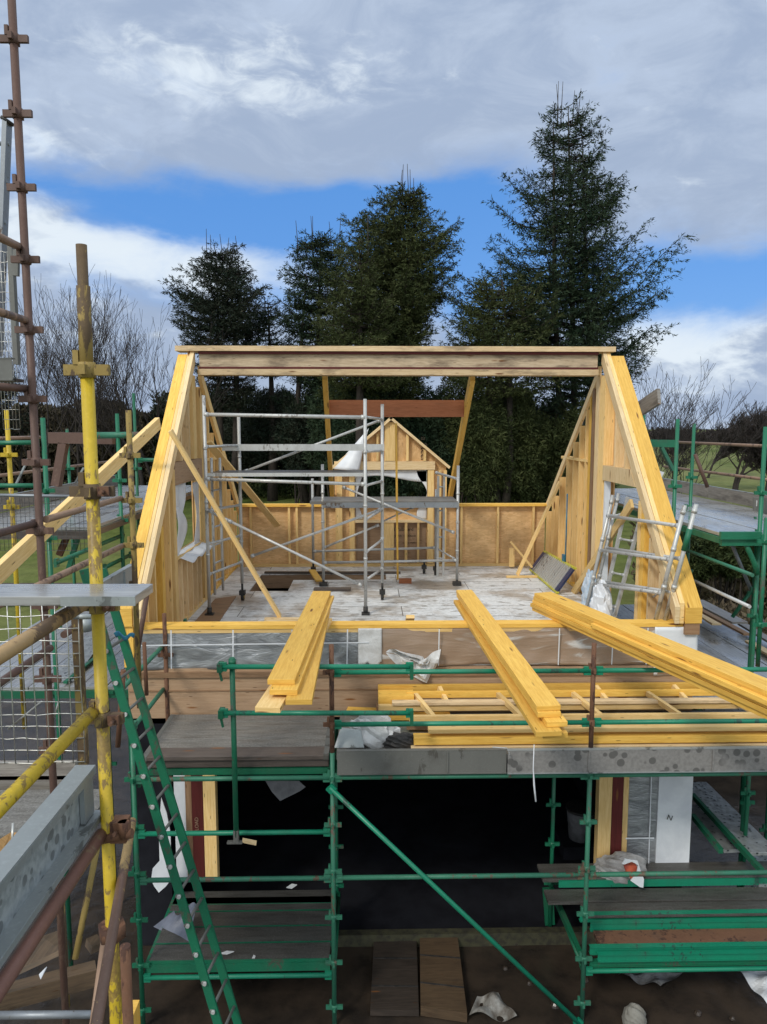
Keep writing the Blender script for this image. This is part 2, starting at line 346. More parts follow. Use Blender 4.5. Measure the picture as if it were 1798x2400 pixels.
def m_floor():
    m, nt, b = mat_new('floor_membrane'); t = NT(nt); o = t.coord('Object'); 
    n = t.noise(o, 1.1, 7, .62); n2 = t.noise(t.coord('Object', (1.1,3,1)), 3.5, 7, .7, .5); n3 = t.noise(o, 14, 6, .7)
    c = t.mix(t.ramp(n3, .3, .7), (.62,.62,.60), (.80,.80,.79))
    c = t.mix(t.math('MULTIPLY', t.ramp(n, .47, .62), .68), c, (.27,.19,.11))
    c = t.mix(t.math('MULTIPLY', t.ramp(n2, .53, .62), .70), c, (.15,.115,.08))
    br = nt.nodes.new('ShaderNodeTexBrick'); nt.links.new(t.coord('Object', (1,1,1)), br.inputs['Vector'])
    br.inputs['Scale'].default_value = 1; br.inputs['Brick Width'].default_value = 2.4; br.inputs['Row Height'].default_value = .6; br.inputs['Mortar Size'].default_value = .006
    br.inputs['Color1'].default_value = (1,1,1,1); br.inputs['Color2'].default_value = (.86,.86,.86,1); br.inputs['Mortar'].default_value = (.12,.1,.08,1)
    c = t.mix(1., c, br.outputs['Color'], 'MULTIPLY')
    # rows of faint print on each sheet
    pr = nt.nodes.new('ShaderNodeTexBrick'); nt.links.new(t.coord('Object', (1,1,1)), pr.inputs['Vector'])
    pr.inputs['Scale'].default_value = 1; pr.inputs['Brick Width'].default_value = .16; pr.inputs['Row Height'].default_value = .11; pr.inputs['Mortar Size'].default_value = .018
    band = t.ramp(t.noise(t.coord('Object', (2.2,.6,1)), 1.5, 2), .60, .62)
    nt.links.new(c, b.inputs['Base Color'])
    dots = t.ramp(t.noise(t.coord('Object', (1,3,1)), 22, 2), .60, .63)
    c2 = t.mix(t.math('MULTIPLY', t.math('MULTIPLY', band, dots), .6), c, (.12,.12,.12)); nt.links.new(c2, b.inputs['Base Color'])
    nt.links.new(t.ramp(n, .3, .7, .62, .3), b.inputs['Roughness']); t.bump(b, t.math('ADD', n3, t.math('MULTIPLY', n2, 2.0)), .5, .015); return m
M_FLOOR = m_floor()
def m_wetdeck():
    m, nt, b = mat_new('wet_deck'); t = NT(nt); o = t.coord('UV', (1, 9, 1)); n = t.noise(o, 3.5, 7, .65, .6); w = t.noise(t.coord('Object'), 1.5, 4)
    c = t.mix(t.ramp(n, .4, .75), (.30,.30,.29), (.10,.095,.09))
    nt.links.new(c, b.inputs['Base Color']); nt.links.new(t.ramp(w, .35, .6, .12, .5), b.inputs['Roughness']); b.inputs['Specular IOR Level'].default_value = .9; b.inputs['Coat Weight'].default_value = .6; b.inputs['Coat Roughness'].default_value = .12
    t.bump(b, n, .3, .006); return m
M_WET = m_wetdeck()
def m_foil():
    m, nt, b = mat_new('foil_membrane'); t = NT(nt); o = t.coord('Object', (1,1,2.5)); n = t.noise(o, 2.2, 7, .6, 1.2); n2 = t.noise(o, 9, 5, .6, .8)
    nt.links.new(t.mix(t.ramp(n, .4, .65), (.26,.27,.28), (.42,.43,.44)), b.inputs['Base Color']); b.inputs['Metallic'].default_value = .55; b.inputs['Roughness'].default_value = .34
    t.bump(b, t.math('ADD', n, t.math('MULTIPLY', n2, .25)), .6, .04); return m
M_FOIL = m_foil()
def m_poly():
    m, nt, b = mat_new('clear_polythene'); t = NT(nt); o = t.coord('Object', (1,1,5.5)); n = t.noise(o, 1.3, 7, .58, .9); n2 = t.noise(t.coord('Object', (.6,1,2)), 2.2, 3)
    c = t.mix(t.math('MULTIPLY', t.ramp(n, .50, .60), t.ramp(n2, .42, .58)), (.33,.235,.165), (.60,.59,.57)); c = t.mix(t.math('MULTIPLY', t.ramp(n2, .5, .8), .35), c, (.42,.38,.34))
    nt.links.new(c, b.inputs['Base Color']); b.inputs['Roughness'].default_value = .22; t.bump(b, n, .5, .04); return m
M_POLY = m_poly()
def m_perf(name, c1, holes, scale):
    m, nt, b = mat_new(name); t = NT(nt); v = t.vor(t.coord('UV', (1,1,1)), scale)
    n = t.noise(t.coord('UV'), 9, 6, .6)
    c = t.mix(t.ramp(n, .35, .7), c1, tuple(x*.6 for x in c1)); c = t.mix(t.ramp(v, .28, .2), c, holes)
    nt.links.new(c, b.inputs['Base Color']); b.inputs['Roughness'].default_value = .35; b.inputs['Metallic'].default_value = .4; t.bump(b, v, .5, .01); return m
M_PERF = m_perf('perforated_steel', (.42,.44,.44), (.03,.04,.04), 16)
def m_spotbeam(c1=(.27,.26,.245), c2=(.21,.20,.19), sc=9, nm='stained_steel_board'):
    m, nt, b = mat_new(nm); t = NT(nt); o = t.coord('Object', (1,1,1)); v = t.vor(o, sc); n = t.noise(o, 1.1*sc/9, 4); f = t.noise(o, 30, 5)
    sp = t.math('MULTIPLY', t.ramp(v, .40, .33), t.ramp(n, .40, .46))
    c = t.mix(t.ramp(f, .3, .7), c1, c2); c = t.mix(t.math('MULTIPLY', sp, .85), c, tuple(x*.36 for x in c1))
    nt.links.new(c, b.inputs['Base Color']); b.inputs['Roughness'].default_value = .5; b.inputs['Metallic'].default_value = .2; t.bump(b, f, .15, .004); return m
M_SPOT = m_spotbeam(); M_SPOTG = m_spotbeam((.40,.43,.43), (.27,.30,.30), 17, 'stained_galvanised')
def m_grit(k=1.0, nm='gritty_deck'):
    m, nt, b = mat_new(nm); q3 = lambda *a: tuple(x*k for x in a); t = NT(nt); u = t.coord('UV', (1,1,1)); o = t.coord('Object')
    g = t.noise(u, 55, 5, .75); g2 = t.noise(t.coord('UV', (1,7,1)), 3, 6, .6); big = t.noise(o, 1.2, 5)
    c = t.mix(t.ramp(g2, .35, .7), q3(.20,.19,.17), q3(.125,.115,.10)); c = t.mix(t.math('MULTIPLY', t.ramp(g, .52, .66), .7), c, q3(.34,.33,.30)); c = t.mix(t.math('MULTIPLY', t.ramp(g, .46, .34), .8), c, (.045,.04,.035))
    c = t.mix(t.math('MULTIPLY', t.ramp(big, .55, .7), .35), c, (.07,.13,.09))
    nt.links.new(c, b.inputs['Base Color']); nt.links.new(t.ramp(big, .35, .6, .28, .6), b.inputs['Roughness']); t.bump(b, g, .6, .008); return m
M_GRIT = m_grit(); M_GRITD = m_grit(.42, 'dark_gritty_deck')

# ================================================================== THE SETTING
def gz(x, y):
    def ss(a, b, t): t = min(1, max(0, (t-a)/(b-a))); return t*t*(3-2*t)
    z = 2.1*ss(17, 46, y)+.9*ss(46, 170, y)+1.4*ss(170, 700, y)
    z += 7.*math.exp(-((x+150)/130)**2-((y-330)/110)**2)
    if y > 12: z += .12*math.sin(x*.35)*math.sin(y*.27)*ss(12, 30, y)
    return z
def terrain():
    xs = sorted(set([-1500,-900,-600]+list(np.arange(-420,421,20))+[600,900,1500]+list(np.arange(-60,61,2.5))))
    ys = sorted(set([-60,-20,-5,2,8,12]+list(np.arange(14,80,2.))+list(np.arange(80,200,8))+list(np.arange(200,520,20))+[700,1000,1500,2200,3000]))
    mb = MB(); n = len(ys)
    for x in xs:
        for y in ys: mb.v.append((x, y, gz(x, y)))
    for i in range(len(xs)-1):
        for j in range(n-1):
            a = i*n+j; mb.face([a, a+n, a+n+1, a+1], [(0,0)]*4, True)
    struct(mb.build('grass_ground', M_GRASS))
    mb = MB()   # muddy yard around the house, a sheet 4 mm up with a wavy edge
    def f(u, v):
        x = -14+28*u; y = -4+21*v
        return V((x, y, .004+.05*math.sin(x*2.1+y)*math.sin(y*1.7-x*.6)*(.3 if 0 < v < 1 else 0)**1+.02))
    mb.grid(f, 90, 70); struct(mb.build('mud_ground', M_MUD))
terrain()

# ================================================================== TIMBER HOUSE
XL, XR = -2.56, 3.50; YF, YB = 8.20, 14.35; ZF = 3.5; ZP = 3.975; ZB = 4.74
house = thing('timber_house', 'half-built timber-frame house with open roof, yellow gables and a ridge beam', 'house', (0.5, 11, 0))
def H(mb, name, mat, parent=house, label=None, bevel=0): return part(mb, name, mat, parent, label, bevel)
def front_lo(y): return 3.98+(y-8.15)*1.085
def front_hi(y): return front_lo(y)+.26
def rear_lo(y): return 7.01-(y-11.24)*.78
def roof(y): return min(front_lo(y), rear_lo(y))
# floor deck with the stair opening
hx0, hx1, hx2, hy0, hy1, hy2 = -2.0, -1.35, .32, 12.1, 13.0, 13.55
fl = MB()
for (x0,x1,y0,y1) in ((XL-.1,XR+.1,YF+.02,hy0),(XL-.1,hx0,hy0,hy2),(hx1,XR+.1,hy0,hy1),(hx2,XR+.1,hy1,hy2),(XL-.1,XR+.1,hy2,YB)):
    fl.box((x0,y0,ZF-.02),(x1,y1,ZF))
H(fl, 'floor_membrane', M_FLOOR)
dk = MB()
for (x0,x1,y0,y1) in ((XL-.1,XR+.1,YF+.03,hy0-.01),(XL-.1,hx0-.01,hy0-.01,hy2+.01),(hx1+.01,XR+.1,hy0-.01,hy1-.01),(hx2+.01,XR+.1,hy1-.01,hy2+.01),(XL-.1,XR+.1,hy2+.01,YB)):
    dk.box((x0,y0,ZF-.27),(x1,y1,ZF-.022))
H(dk, 'floor_deck', M_PURP)
ob = MB(); ob.prism([(XL+.12,8.6,3.502),(XL+.50,8.6,3.502),(XL+.42,11.7,3.502),(XL+.12,11.5,3.502)], (0,0,.012)); H(ob, 'floor_board', M_BRNW, label='orange brown board laid on the floor edge')
# front dwarf wall
fw = MB(); fw.bar((XL-.20,YF+.08,ZP-.022),(XR+.31,YF+.08,ZP-.022),.17,.045); fp = H(fw, 'top_plate', M_YEL, label='front top plate of yellow timber')
fw = MB(); fw.bar((XL-.15,YF+.08,ZP-.07),(XR+.3,YF+.08,ZP-.07),.15,.045); H(fw, 'lower_plate', M_PINE)
fw = MB(); fw.box((XL-.18,YF+.035,ZF-.3),(XR+.28,YF+.13,ZP-.093)); H(fw, 'front_wall', M_OSB)
# foil, tape and loose sheets over the front wall
def sheet(x0, x1, z0, z1, y, amp, mat, name, nu=40, nv=10, parent=house, label=None, seed=0, ragged=0):
    mb = MB(); random.seed(seed)
    ph = [random.random()*6 for _ in range(6)]
    def f(u, v):
        x = x0+(x1-x0)*u; z = z1+(z0-z1)*v
        z += ragged*v*(math.sin(u*9+ph[0])*.5+math.sin(u*23+ph[1])*.3)
        return V((x, y-amp*(v*.9+.1)*(math.sin(x*7+z*5+ph[2])*.5+math.sin(x*17-z*12+ph[3])*.25+math.sin(z*22+x*4+ph[4])*.25+.6), z))
    mb.grid(f, nu, nv); o = part(mb, name, mat, parent, label)
    sd = o.modifiers.new('solid', 'SOLIDIFY'); sd.thickness = .003; return o
sheet(-2.62, .10, 3.46, 3.93, YF+.015, .02, M_FOIL, 'foil_sheet', 70, 14, label='grey reflective foil on the front wall', seed=3)
sheet(.07, 3.34, 3.49, 3.93, YF+.010, .03, M_POLY, 'polythene_sheet', 80, 14, label='clear polythene over brown board', seed=5, ragged=.02)
sheet(-.12, .15, 3.52, 3.935, YF-.012, .03, M_WHITE2, 'loose_wrap', 16, 14, label='white wrap hanging by the join', seed=6, ragged=.04)
sheet(3.30, 3.80, 3.36, 3.93, YF-.012, .02, M_WHITE, 'corner_wrap', 16, 12, label='white marbled wrap at the right corner', seed=8)
mb = MB()
for x in (-2.25,-1.55,-.88,-.25): mb.bar((x,YF-.035,3.48),(x+.01,YF-.035,3.93),.014,.004,(0,1,0))
mb.bar((-2.6,YF-.038,3.755),(.0,YF-.038,3.775),.014,.004,(0,1,0))
for x in (.80,2.18,2.8,3.2): mb.bar((x,YF-.05,3.5),(x+.005,YF-.05,3.93),.012,.004,(0,1,0))
H(mb, 'white_tape', M_WHITE)
# flap of torn white sheet
mb = MB(); P = [ay('R7',x_,y_,8.12) for x_, y_ in ((1430,300),(1480,280),(1640,340),(1657,370),(1735,284),(1704,402),(1657,473),(1560,440))]
c0 = sum(P, V((0,0,0)))/len(P)
def flap(u, v):
    k = u*len(P); i = int(k) % len(P); j = (i+1) % len(P); e = P[i].lerp(P[j], k-int(k))
    p = c0.lerp(e, v); p.y += .05*math.sin(u*31)*v+.03*math.cos(v*9+u*13); return p
mb.grid(flap, 40, 8, False); H(mb, 'torn_sheet', M_WHITE2, label='torn white sheet hanging over the wall foot')
mb = MB(); mb.box((XL-.2,YF-.0,2.88),(XR+.28,YF+.03,3.47)); H(mb, 'rim_board', M_PURP, label='brown rim board under the foil')
mb = MB(); mb.bar((XL-.2,YF-.015,3.40),(XR+.27,YF-.015,3.40),.03,.06,(0,0,1)); H(mb, 'rim_batten', M_BRNW)
mb = MB(); mb.box((XL-.19,YF-.012,3.20),(XR+.27,YF-.001,3.215)); H(mb, 'rim_joint', M_BRNW)

def gable(side):
    Xi = XL if side < 0 else XR; s = side
    wall = MB(); xo = Xi+s*.15
    def poly(pts): wall.prism([(xo, a, b) for a, b in pts], (s*.018, 0, 0))
    wy0, wy1, wz0, wz1 = (9.85, 11.35, 4.47, 5.46) if s < 0 else (9.42, 10.82, 3.55, 5.45)
    y0 = 8.42; ys = 8.15+(wz1-3.98)/1.085
    poly([(y0,3.3),(wy0,3.3),(wy0,min(front_lo(wy0), 99)),(y0,front_lo(y0))])
    if wz0 > 3.6: poly([(wy0,3.3),(wy1,3.3),(wy1,wz0),(wy0,wz0)])
    if wy1 < 11.1: poly([(max(ys, wy0),wz1),(wy1,wz1),(wy1,front_lo(wy1)),(max(ys, wy0),front_lo(max(ys, wy0))+.001)]); poly([(wy1,3.3),(14.35,3.3),(14.35,rear_lo(14.35)),(11.05,7.10),(wy1,front_lo(wy1))])
    else: poly([(wy0,wz1),(wy1,wz1),(wy1,rear_lo(wy1)),(11.05,7.10),(wy0,front_lo(wy0))]); poly([(wy1,3.3),(14.35,3.3),(14.35,rear_lo(14.35)),(wy1,rear_lo(wy1))])
    W = H(wall, 'gable_wall', M_OSBP, label=('left' if s < 0 else 'right')+' gable wall of pale sheathing behind yellow studs')
    def stud(y, z0, z1, w=.045, m=M_PINE, d=.14, lab=None):
        mb = MB(); xm = Xi+s*(d/2+.004)
        mb.bar((xm,y,z0),(xm,y,z1),w,d,(1,0,0)); H(mb, 'stud', m, W, lab)
    def rail(ya, yb, z, h=.045, m=M_PINE, d=.138, nm='noggin'):
        mb = MB(); xm = Xi+s*(d/2+.006); mb.bar((xm,ya,z),(xm,yb,z),d,h); H(mb, nm, m, W)
    if s > 0:
        for y in (14.28,13.84,13.34,12.9,12.5,12.15,11.82): stud(y, 3.55, roof(y)-.05)
        stud(11.62,3.55,roof(11.62)-.02,.07,M_YEL); stud(11.47,3.55,roof(11.47)-.02,.11,M_BRNW,.17)
        stud(11.26,3.5,7.0,.16,M_PALE,.2,'pale doubled post'); stud(11.02,3.5,6.98,.24,M_PINE,.16)
        for y in (10.40,9.97): stud(y,5.66,roof(y)-.02,.04,M_PALE)
        stud(9.36,3.5,roof(9.36)-.02,.09,M_PINE); stud(8.97,3.5,roof(8.97)-.02,.045,M_PALE); stud(9.22,3.5,roof(9.22)-.02,.12,M_YEL,.1)
        stud(8.62,3.6,roof(8.62)-.02,.045,M_PALE)
        mb = MB(); mb.prism([(Xi-.004,9.53,5.44),(Xi-.004,10.88,5.44),(Xi-.004,10.88,5.66),(Xi-.004,9.73,5.66)], (.12,0,0)); H(mb, 'header', M_PALE, W, 'pale timber lintel')
        rail(11.7,13.3,5.69); rail(11.7,14.3,3.53,.05,M_YEL); rail(8.6,9.4,3.53,.05)
        mb = MB(); mb.box((Xi+.02,10.80,3.5),(Xi+.1,10.86,5.43)); H(mb,'window_liner', M_WHITE, W)
    else:
        for y in (8.42,8.75,9.10,9.46): stud(y,3.5,roof(y)-.02,.05 if y != 9.10 else .12, M_PINE if y != 9.1 else M_YEL, .14 if y != 9.1 else .11)
        stud(9.72,3.5,roof(9.72)-.02,.14,M_PINE)
        for y in (10.02,10.3,10.6,10.9,11.15): stud(y,3.5,4.44,.045,M_PALE)
        for y in (10.2,10.66): stud(y,5.76,roof(y)-.02,.045,M_PALE)
        stud(11.0,5.76,6.98,.2,M_PINE); stud(11.44,3.5,roof(11.44)-.02,.13,M_PINE); stud(11.62,3.5,roof(11.62)-.02,.05,M_PALE)
        for y in (11.95,12.3,12.62,12.95,13.3,13.65,13.95,14.25): stud(y,3.55,roof(y)-.05)
        mb = MB(); mb.box((Xi-.004,9.78,5.45),(Xi-.10,11.40,5.75)); H(mb, 'header', M_PURP, W, 'brown board lintel')
        rail(11.65,12.7,5.71); rail(11.5,14.3,3.53,.05,M_YEL); rail(8.6,11.4,3.53,.05); rail(9.8,11.4,4.455,.03)
    # rafters of the gable: the deep front pair and the rear one
    def rafter(xa, xb, pts, m, nm='rafter', lab=None):
        mb = MB(); (ya, zla, zha), (yb, zlb, zhb) = pts
        c = [V((xa,ya,zla)),V((xb,ya,zla)),V((xb,ya,zha)),V((xa,ya,zha)),V((xa,yb,zlb)),V((xb,yb,zlb)),V((xb,yb,zhb)),V((xa,yb,zhb))]
        mb.hexa(c, math.dist((ya,zla),(yb,zlb)), abs(xb-xa), zha-zla); return H(mb, nm, m, W, lab)
    e = .002
    if s > 0:
        rafter(Xi+.0, Xi+.055, ((8.13,3.985,4.18),(11.12,7.17,7.38)), M_PALE, lab='pale inner rafter')
        rafter(Xi+.06, Xi+.115, ((8.15,3.98,4.22),(11.12,7.15,7.37)), M_PINE)
        rafter(Xi+.12, Xi+.315, ((8.13,3.985,4.17),(11.06,7.08,7.28)), M_YEL, lab='wide yellow front roof member')
        mb = MB(); mb.box((Xi+.13,8.14,3.85),(Xi+.30,8.36,3.98)); H(mb, 'wall_end_block', M_BRNW, W)
        rafter(Xi+.0, Xi+.05, ((11.25,rear_lo(11.25)-.0,rear_lo(11.25)+.14),(14.42,rear_lo(14.42)-.0,rear_lo(14.42)+.14)), M_PALE, lab='rear rafter')
    else:
        rafter(Xi-.055, Xi+.0, ((8.13,3.985,4.18),(11.12,7.17,7.38)), M_PALE, lab='pale inner rafter')
        rafter(Xi-.10, Xi-.06, ((8.15,3.98,4.21),(11.12,7.15,7.36)), M_PINE)
        rafter(Xi-.235, Xi-.105, ((8.13,3.985,4.19),(11.06,7.08,7.29)), M_YEL, lab='wide yellow front roof member')
        mb = MB(); mb.box((Xi-.11,8.16,3.50),(Xi-.22,8.36,3.98)); H(mb, 'wall_end_block', M_YEL, W)
        rafter(Xi+.0, Xi+.05, ((11.25,rear_lo(11.25)-.06,rear_lo(11.25)+.14),(14.42,rear_lo(14.42)-.06,rear_lo(14.42)+.14)), M_PINE, lab='rear rafter')
        # torn breather membrane in the window opening
        mb = MB()
        def m1(u, v): y = 9.86+.62*u; return V((Xi-.05+.02*math.sin(u*9), y, 5.45-.55*v*math.sin(math.pi*min(1, u*.9+.12))**.6-.04*math.sin(u*14)*v))
        mb.grid(m1, 20, 10)
        def m2(u, v): z = 5.15-.75*u; return V((Xi-.03+.03*math.sin(u*5), 9.86+.52*v*math.sin(math.pi*(.08+u*.86)), z))
        mb.grid(m2, 20, 8)
        def m3(u, v): z = 5.40-.95*u; return V((Xi-.06, 11.36-.42*v*(.45+.5*math.cos(u*3.0)**2), z))
        mb.grid(m3, 20, 8)
        def m4(u, v): return V((Xi-.10+.26*v, 9.9+1.35*u, 4.49-.10*v-.02*math.sin(u*17)*v))
        mb.grid(m4, 20, 6)
        o = H(mb, 'torn_membrane', M_WHITE, W, 'torn white membrane in the window opening'); sd = o.modifiers.new('s','SOLIDIFY'); sd.thickness = .003
    return W
gable(-1); gable(1)
# ridge beam
mb = MB(); mb.bar((-2.83,11.17,7.375),(3.68,11.17,7.375),.30,.075); rb = H(mb, 'ridge_beam', M_RIDGE2, label='ridge top plank, brown and weathered')
mb = MB(); mb.bar((-2.50,11.17,7.21),(3.44,11.17,7.21),.12,.19); H(mb, 'beam_web', M_RIDGE, rb)
mb = MB(); mb.bar((-2.50,11.17,7.315),(3.44,11.17,7.315),.22,.035); H(mb, 'dark_strip', M_DRED, rb)
mb = MB(); mb.bar((-2.50,11.17,7.035),(3.44,11.17,7.035),.26,.085); H(mb, 'bottom_flange', M_RIDGE2, rb)
mb = MB(); mb.bar((-2.50,11.17,7.097),(3.44,11.17,7.097),.20,.03); H(mb, 'dark_strip', M_DRED, rb)
# two long rafters either side of the dormer, the red purlin between them
for k, (a, b) in enumerate(((ay('R4',1418,312,11.32), ay('R5',262,960,14.35)), (ay('R5',1350,10,11.32), ay('R5',1172,965,14.35)))):
    mb = MB(); mb.bar(a, b, .075, .17); H(mb, 'rafter', M_YEL, label=('left' if k == 0 else 'right')+' long rafter beside the dormer')
mb = MB(); a = ay('R5',236,257,12.0); b = ay('R5',1284,257,12.0); mb.bar(a, b, .045, .27); H(mb, 'purlin', M_RED, label='red-brown board spanning two rafters')
# rear wall
mb = MB(); mb.box((XL,YB+.01,3.3),(XR,YB+.03,ZB-.05)); RW = H(mb, 'rear_wall', M_OSB)
mb = MB(); mb.box((XL-.05,YB-.10,ZB-.05),(XR+.1,YB+.06,ZB)); H(mb, 'top_plate', M_YEL, RW)
mb = MB(); mb.box((XL-.02,YB-.09,ZF),(XR,YB+.0,ZF+.05)); H(mb, 'sole_plate', M_PINE, RW)
for x in (-2.3,-1.55,-1.4,-.86,-.62,1.75,1.83,2.55,3.25): 
    mb = MB(); mb.box((x-.022,YB-.08,ZF+.052),(x+.022,YB+.008,ZB-.052)); H(mb, 'stud', M_PINE, RW)
# dormer
mb = MB(); d0 = YB+.012
def dp(pts, off=.02): mb.prism([(x, d0, z) for x, z in pts], (0, off, 0))
dp([(-.66,ZB),(-.26,ZB),(-.26,5.40),(-.66,5.40)]); dp([(1.16,ZB),(1.52,ZB),(1.52,5.40),(1.16,5.40)]); dp([(-.66,5.40),(1.52,5.40),(1.54,5.47),(.44,6.40),(-.68,5.47)])
mb2 = mb; DW = H(mb2, 'dormer_wall', M_OSB, label='rear dormer front of orange board with a window opening')
def dbar(a, b, w, h=.09, m=M_PINE, nm='stud', lab=None, y=YB-.045):
    mb = MB(); mb.bar((a[0],y,a[1]),(b[0],y,b[1]),w,h,(0,1,0)); H(mb, nm, m, DW, lab)
for x, w in ((-.56,.10),(-.32,.10),(1.22,.12),(1.40,.05),(1.50,.06)): dbar((x,ZF+.06),(x,5.40),w)
for x, w, t in ((.42,.20,6.33),(-.04,.05,5.95),(.76,.05,6.10),(1.10,.05,5.80),(.18,.04,6.1)): dbar((x,5.58),(x,t),w, y=YB-.047)
for x, w in ((.40,.20),(-.05,.05),(.74,.05),(.98,.04)): dbar((x,ZF+.06),(x,4.38),w)
dbar((-.66,5.49),(1.30,5.49),.16,.10,M_PALE,'header'); dbar((-.26,4.40),(1.16,4.40),.05,.12,M_PALE,'sill')
dbar((.42,6.42),(1.58,5.45),.05,.20,M_PALE,'dormer_rafter', y=YB-.06); dbar((.46,6.42),(-.70,5.45),.05,.20,M_PALE,'dormer_rafter', y=YB-.06)
mb = MB(); mb.box((-.24,YB-.005,3.56),(1.14,YB+.009,4.37)); H(mb, 'window_apron', M_PURP, DW)
# printed words on the boards
def text(body, loc, size, rot, mat, name, parent, sx=1, ex=.001):
    c = bpy.data.curves.new(name, 'FONT'); c.body = body; c.size = size; c.extrude = ex; c.align_x = 'CENTER'
    tmp = bpy.data.objects.new('tmp', c); COL.objects.link(tmp); dg = bpy.context.evaluated_depsgraph_get()
    me = bpy.data.meshes.new_from_object(tmp.evaluated_get(dg)); bpy.data.objects.remove(tmp)
    me.materials.clear(); me.materials.append(mat); o = bpy.data.objects.new(name, me); COL.objects.link(o)
    loc = V(loc)
    if parent:
        o.parent = parent; base = parent.location if parent.type == 'EMPTY' else (parent.parent.location if parent.parent else V((0,0,0))); loc = loc-base
    o.location = loc; o.rotation_euler = rot; o.scale = (sx, 1, 1); return o
M_INK = simple('black_ink', (.02,.015,.01), (.05,.035,.02), 30, .8, 0, 0)
text('a Steel', (1.03,YB+.002,5.82), .17, (math.pi/2,math.pi/2,0), M_INK, 'printed_lettering', DW)
text('SB Palboard', (.66,YB-.010,4.20), .095, (math.pi/2,0,0), M_INK, 'printed_lettering', DW)
text('SUSTAIN WOOD 01', (.70,YB-.010,4.08), .055, (math.pi/2,0,0), M_INK, 'printed_lettering', DW)
text('panel by kingdom', (.82,YB-.010,3.95), .04, (math.pi/2,0,0), M_INK, 'printed_lettering', DW)
# membrane of dormer
mb = MB(); A = [ay('R5',268,725,14.2), ay('R5',545,410,14.22), ay('R5',505,560,14.2), ay('R5',470,738,14.1)]
def fl1(u, v): a = A[0].lerp(A[1], u); b = A[3].lerp(A[2], u); p = a.lerp(b, v); p.y -= .12*math.sin(v*3.1)*(1-u); return p
mb.grid(fl1, 12, 10)
def fl2(u, v): p = V((-.26+1.4*u, YB-.02, 5.40-.17*v*(1-.35*math.sin(u*5)))); return p
mb.grid(fl2, 24, 4)
def fl3(u, v): return V((1.15-.2*v*(.5+.5*math.cos(u*7)), YB-.02, 5.38-.95*u))
mb.grid(fl3, 24, 5)
def fl4(u, v): return V((-.25+.14*v*(.6+.4*math.cos(u*6)), YB-.02, 5.38-.95*u))
mb.grid(fl4, 24, 5)
o = H(mb, 'torn_membrane', M_WHITE, DW, 'white membrane folded off the dormer'); sd = o.modifiers.new('s','SOLIDIFY'); sd.thickness = .003
# timber props fixed inside
def prop(a, b, w, h, m, lab, up=(0,0,1), foot=None):
    mb = MB(); mb.bar(a, b, w, h, up); o = tag(mb.build('timber_brace', m, bevel=.002), lab, 'brace', 'timber braces inside the frame')
prop((XL+.03,9.5,6.18), az('R4',1095,2045,3.56), .045, .12, M_PINE, 'longest diagonal timber brace, from the left gable to the floor near the front', (0,1,0))
prop((XL+.08,11.45,6.0), ay('R4',1078,1390,14.1), .12, .04, M_PINE, 'diagonal timber brace passing behind the tower scaffold to the rear wall', (0,1,.3))
prop((XR-.03,13.2,5.25), az('R6',160,1450,3.54), .045, .11, M_PINE, 'diagonal brace from the low end of the right gable to the floor', (0,1,0))
prop(ax('G5',1000,330,XR-.03), ax('G5',420,1215,XR-.10), .13, .04, M_PINE, 'bowed board leaning across the right doorway behind the aluminium frames', (1,0,0))
def slab(a, b, w, h, m, name, lab, cat, grp=None, up=(0,0,1), bevel=.002):
    mb = MB(); mb.bar(a, b, w, h, up); return tag(mb.build(name, m, bevel=bevel), lab, cat, grp)
a = az('R4',985,2065,3.54); slab(a, a+V((.75,-.02,0)), .09, .05, M_PALE, 'foot_block', 'pale timber foot block nailed at the foot of the longest brace', 'block', 'blocks on the floor')
a = az('R6',95,1462,3.52); slab(a, a+V((.78,.02,0)), .07, .035, M_PINE, 'foot_block', 'thin foot block under the right-hand brace', 'block', 'blocks on the floor')
a = az('R6',160,1290,3.54); slab(V((2.72,13.85,4.05)), V((3.15,13.75,3.54)), .04, .12, M_PINE, 'offcut', 'short offcut leaning against the rear wall beside the right brace', 'offcut', None, (0,1,0))
slab(V((2.78,14.0,3.54)), V((2.78,14.0,3.9)), .10, .06, M_PINE, 'offcut', 'short upright offcut standing at the rear wall', 'offcut', None, (0,1,0))
a = az('R5',780,1595,3.54); slab(a, a+V((.22,0,0)), .1, .08, M_RED, 'foot_block', 'small red-brown block at the foot of the thin yellow lath', 'block', 'blocks on the floor')
slab(ay('R5',757,370,12.0), az('R5',770,1585,3.5), .035, .02, M_YEL, 'timber_lath', 'thin yellow lath standing upright in the middle of the room', 'lath', None, (0,1,0))
a = az('R5',790,1910,3.53); slab(V((a.x+.05,8.45,4.0)), V((a.x+.05,9.1,3.58)), .1, .045, M_PINE, 'offcut', 'short stub of board leaning on the inside of the front plate', 'offcut')
a = az('G6',1010,1185,3.53); slab(a, a+V((.62,-.02,0)), .12, .04, M_DARKW, 'foot_block', 'dark brown sole plank under the tower leg', 'block', 'blocks on the floor')
slab(az('G6',990,1010,3.62), az('G6',1060,1110,3.56), .12, .03, M_YEL, 'offcut', 'yellow offcut lying over the edge of the stair opening', 'offcut')
slab(V((-1.95,13.62,3.52)), V((.6,13.55,3.52)), .1, .03, M_DARKW, 'dirty_batten', 'dirt-covered batten lying along the foot of the rear wall', 'batten')
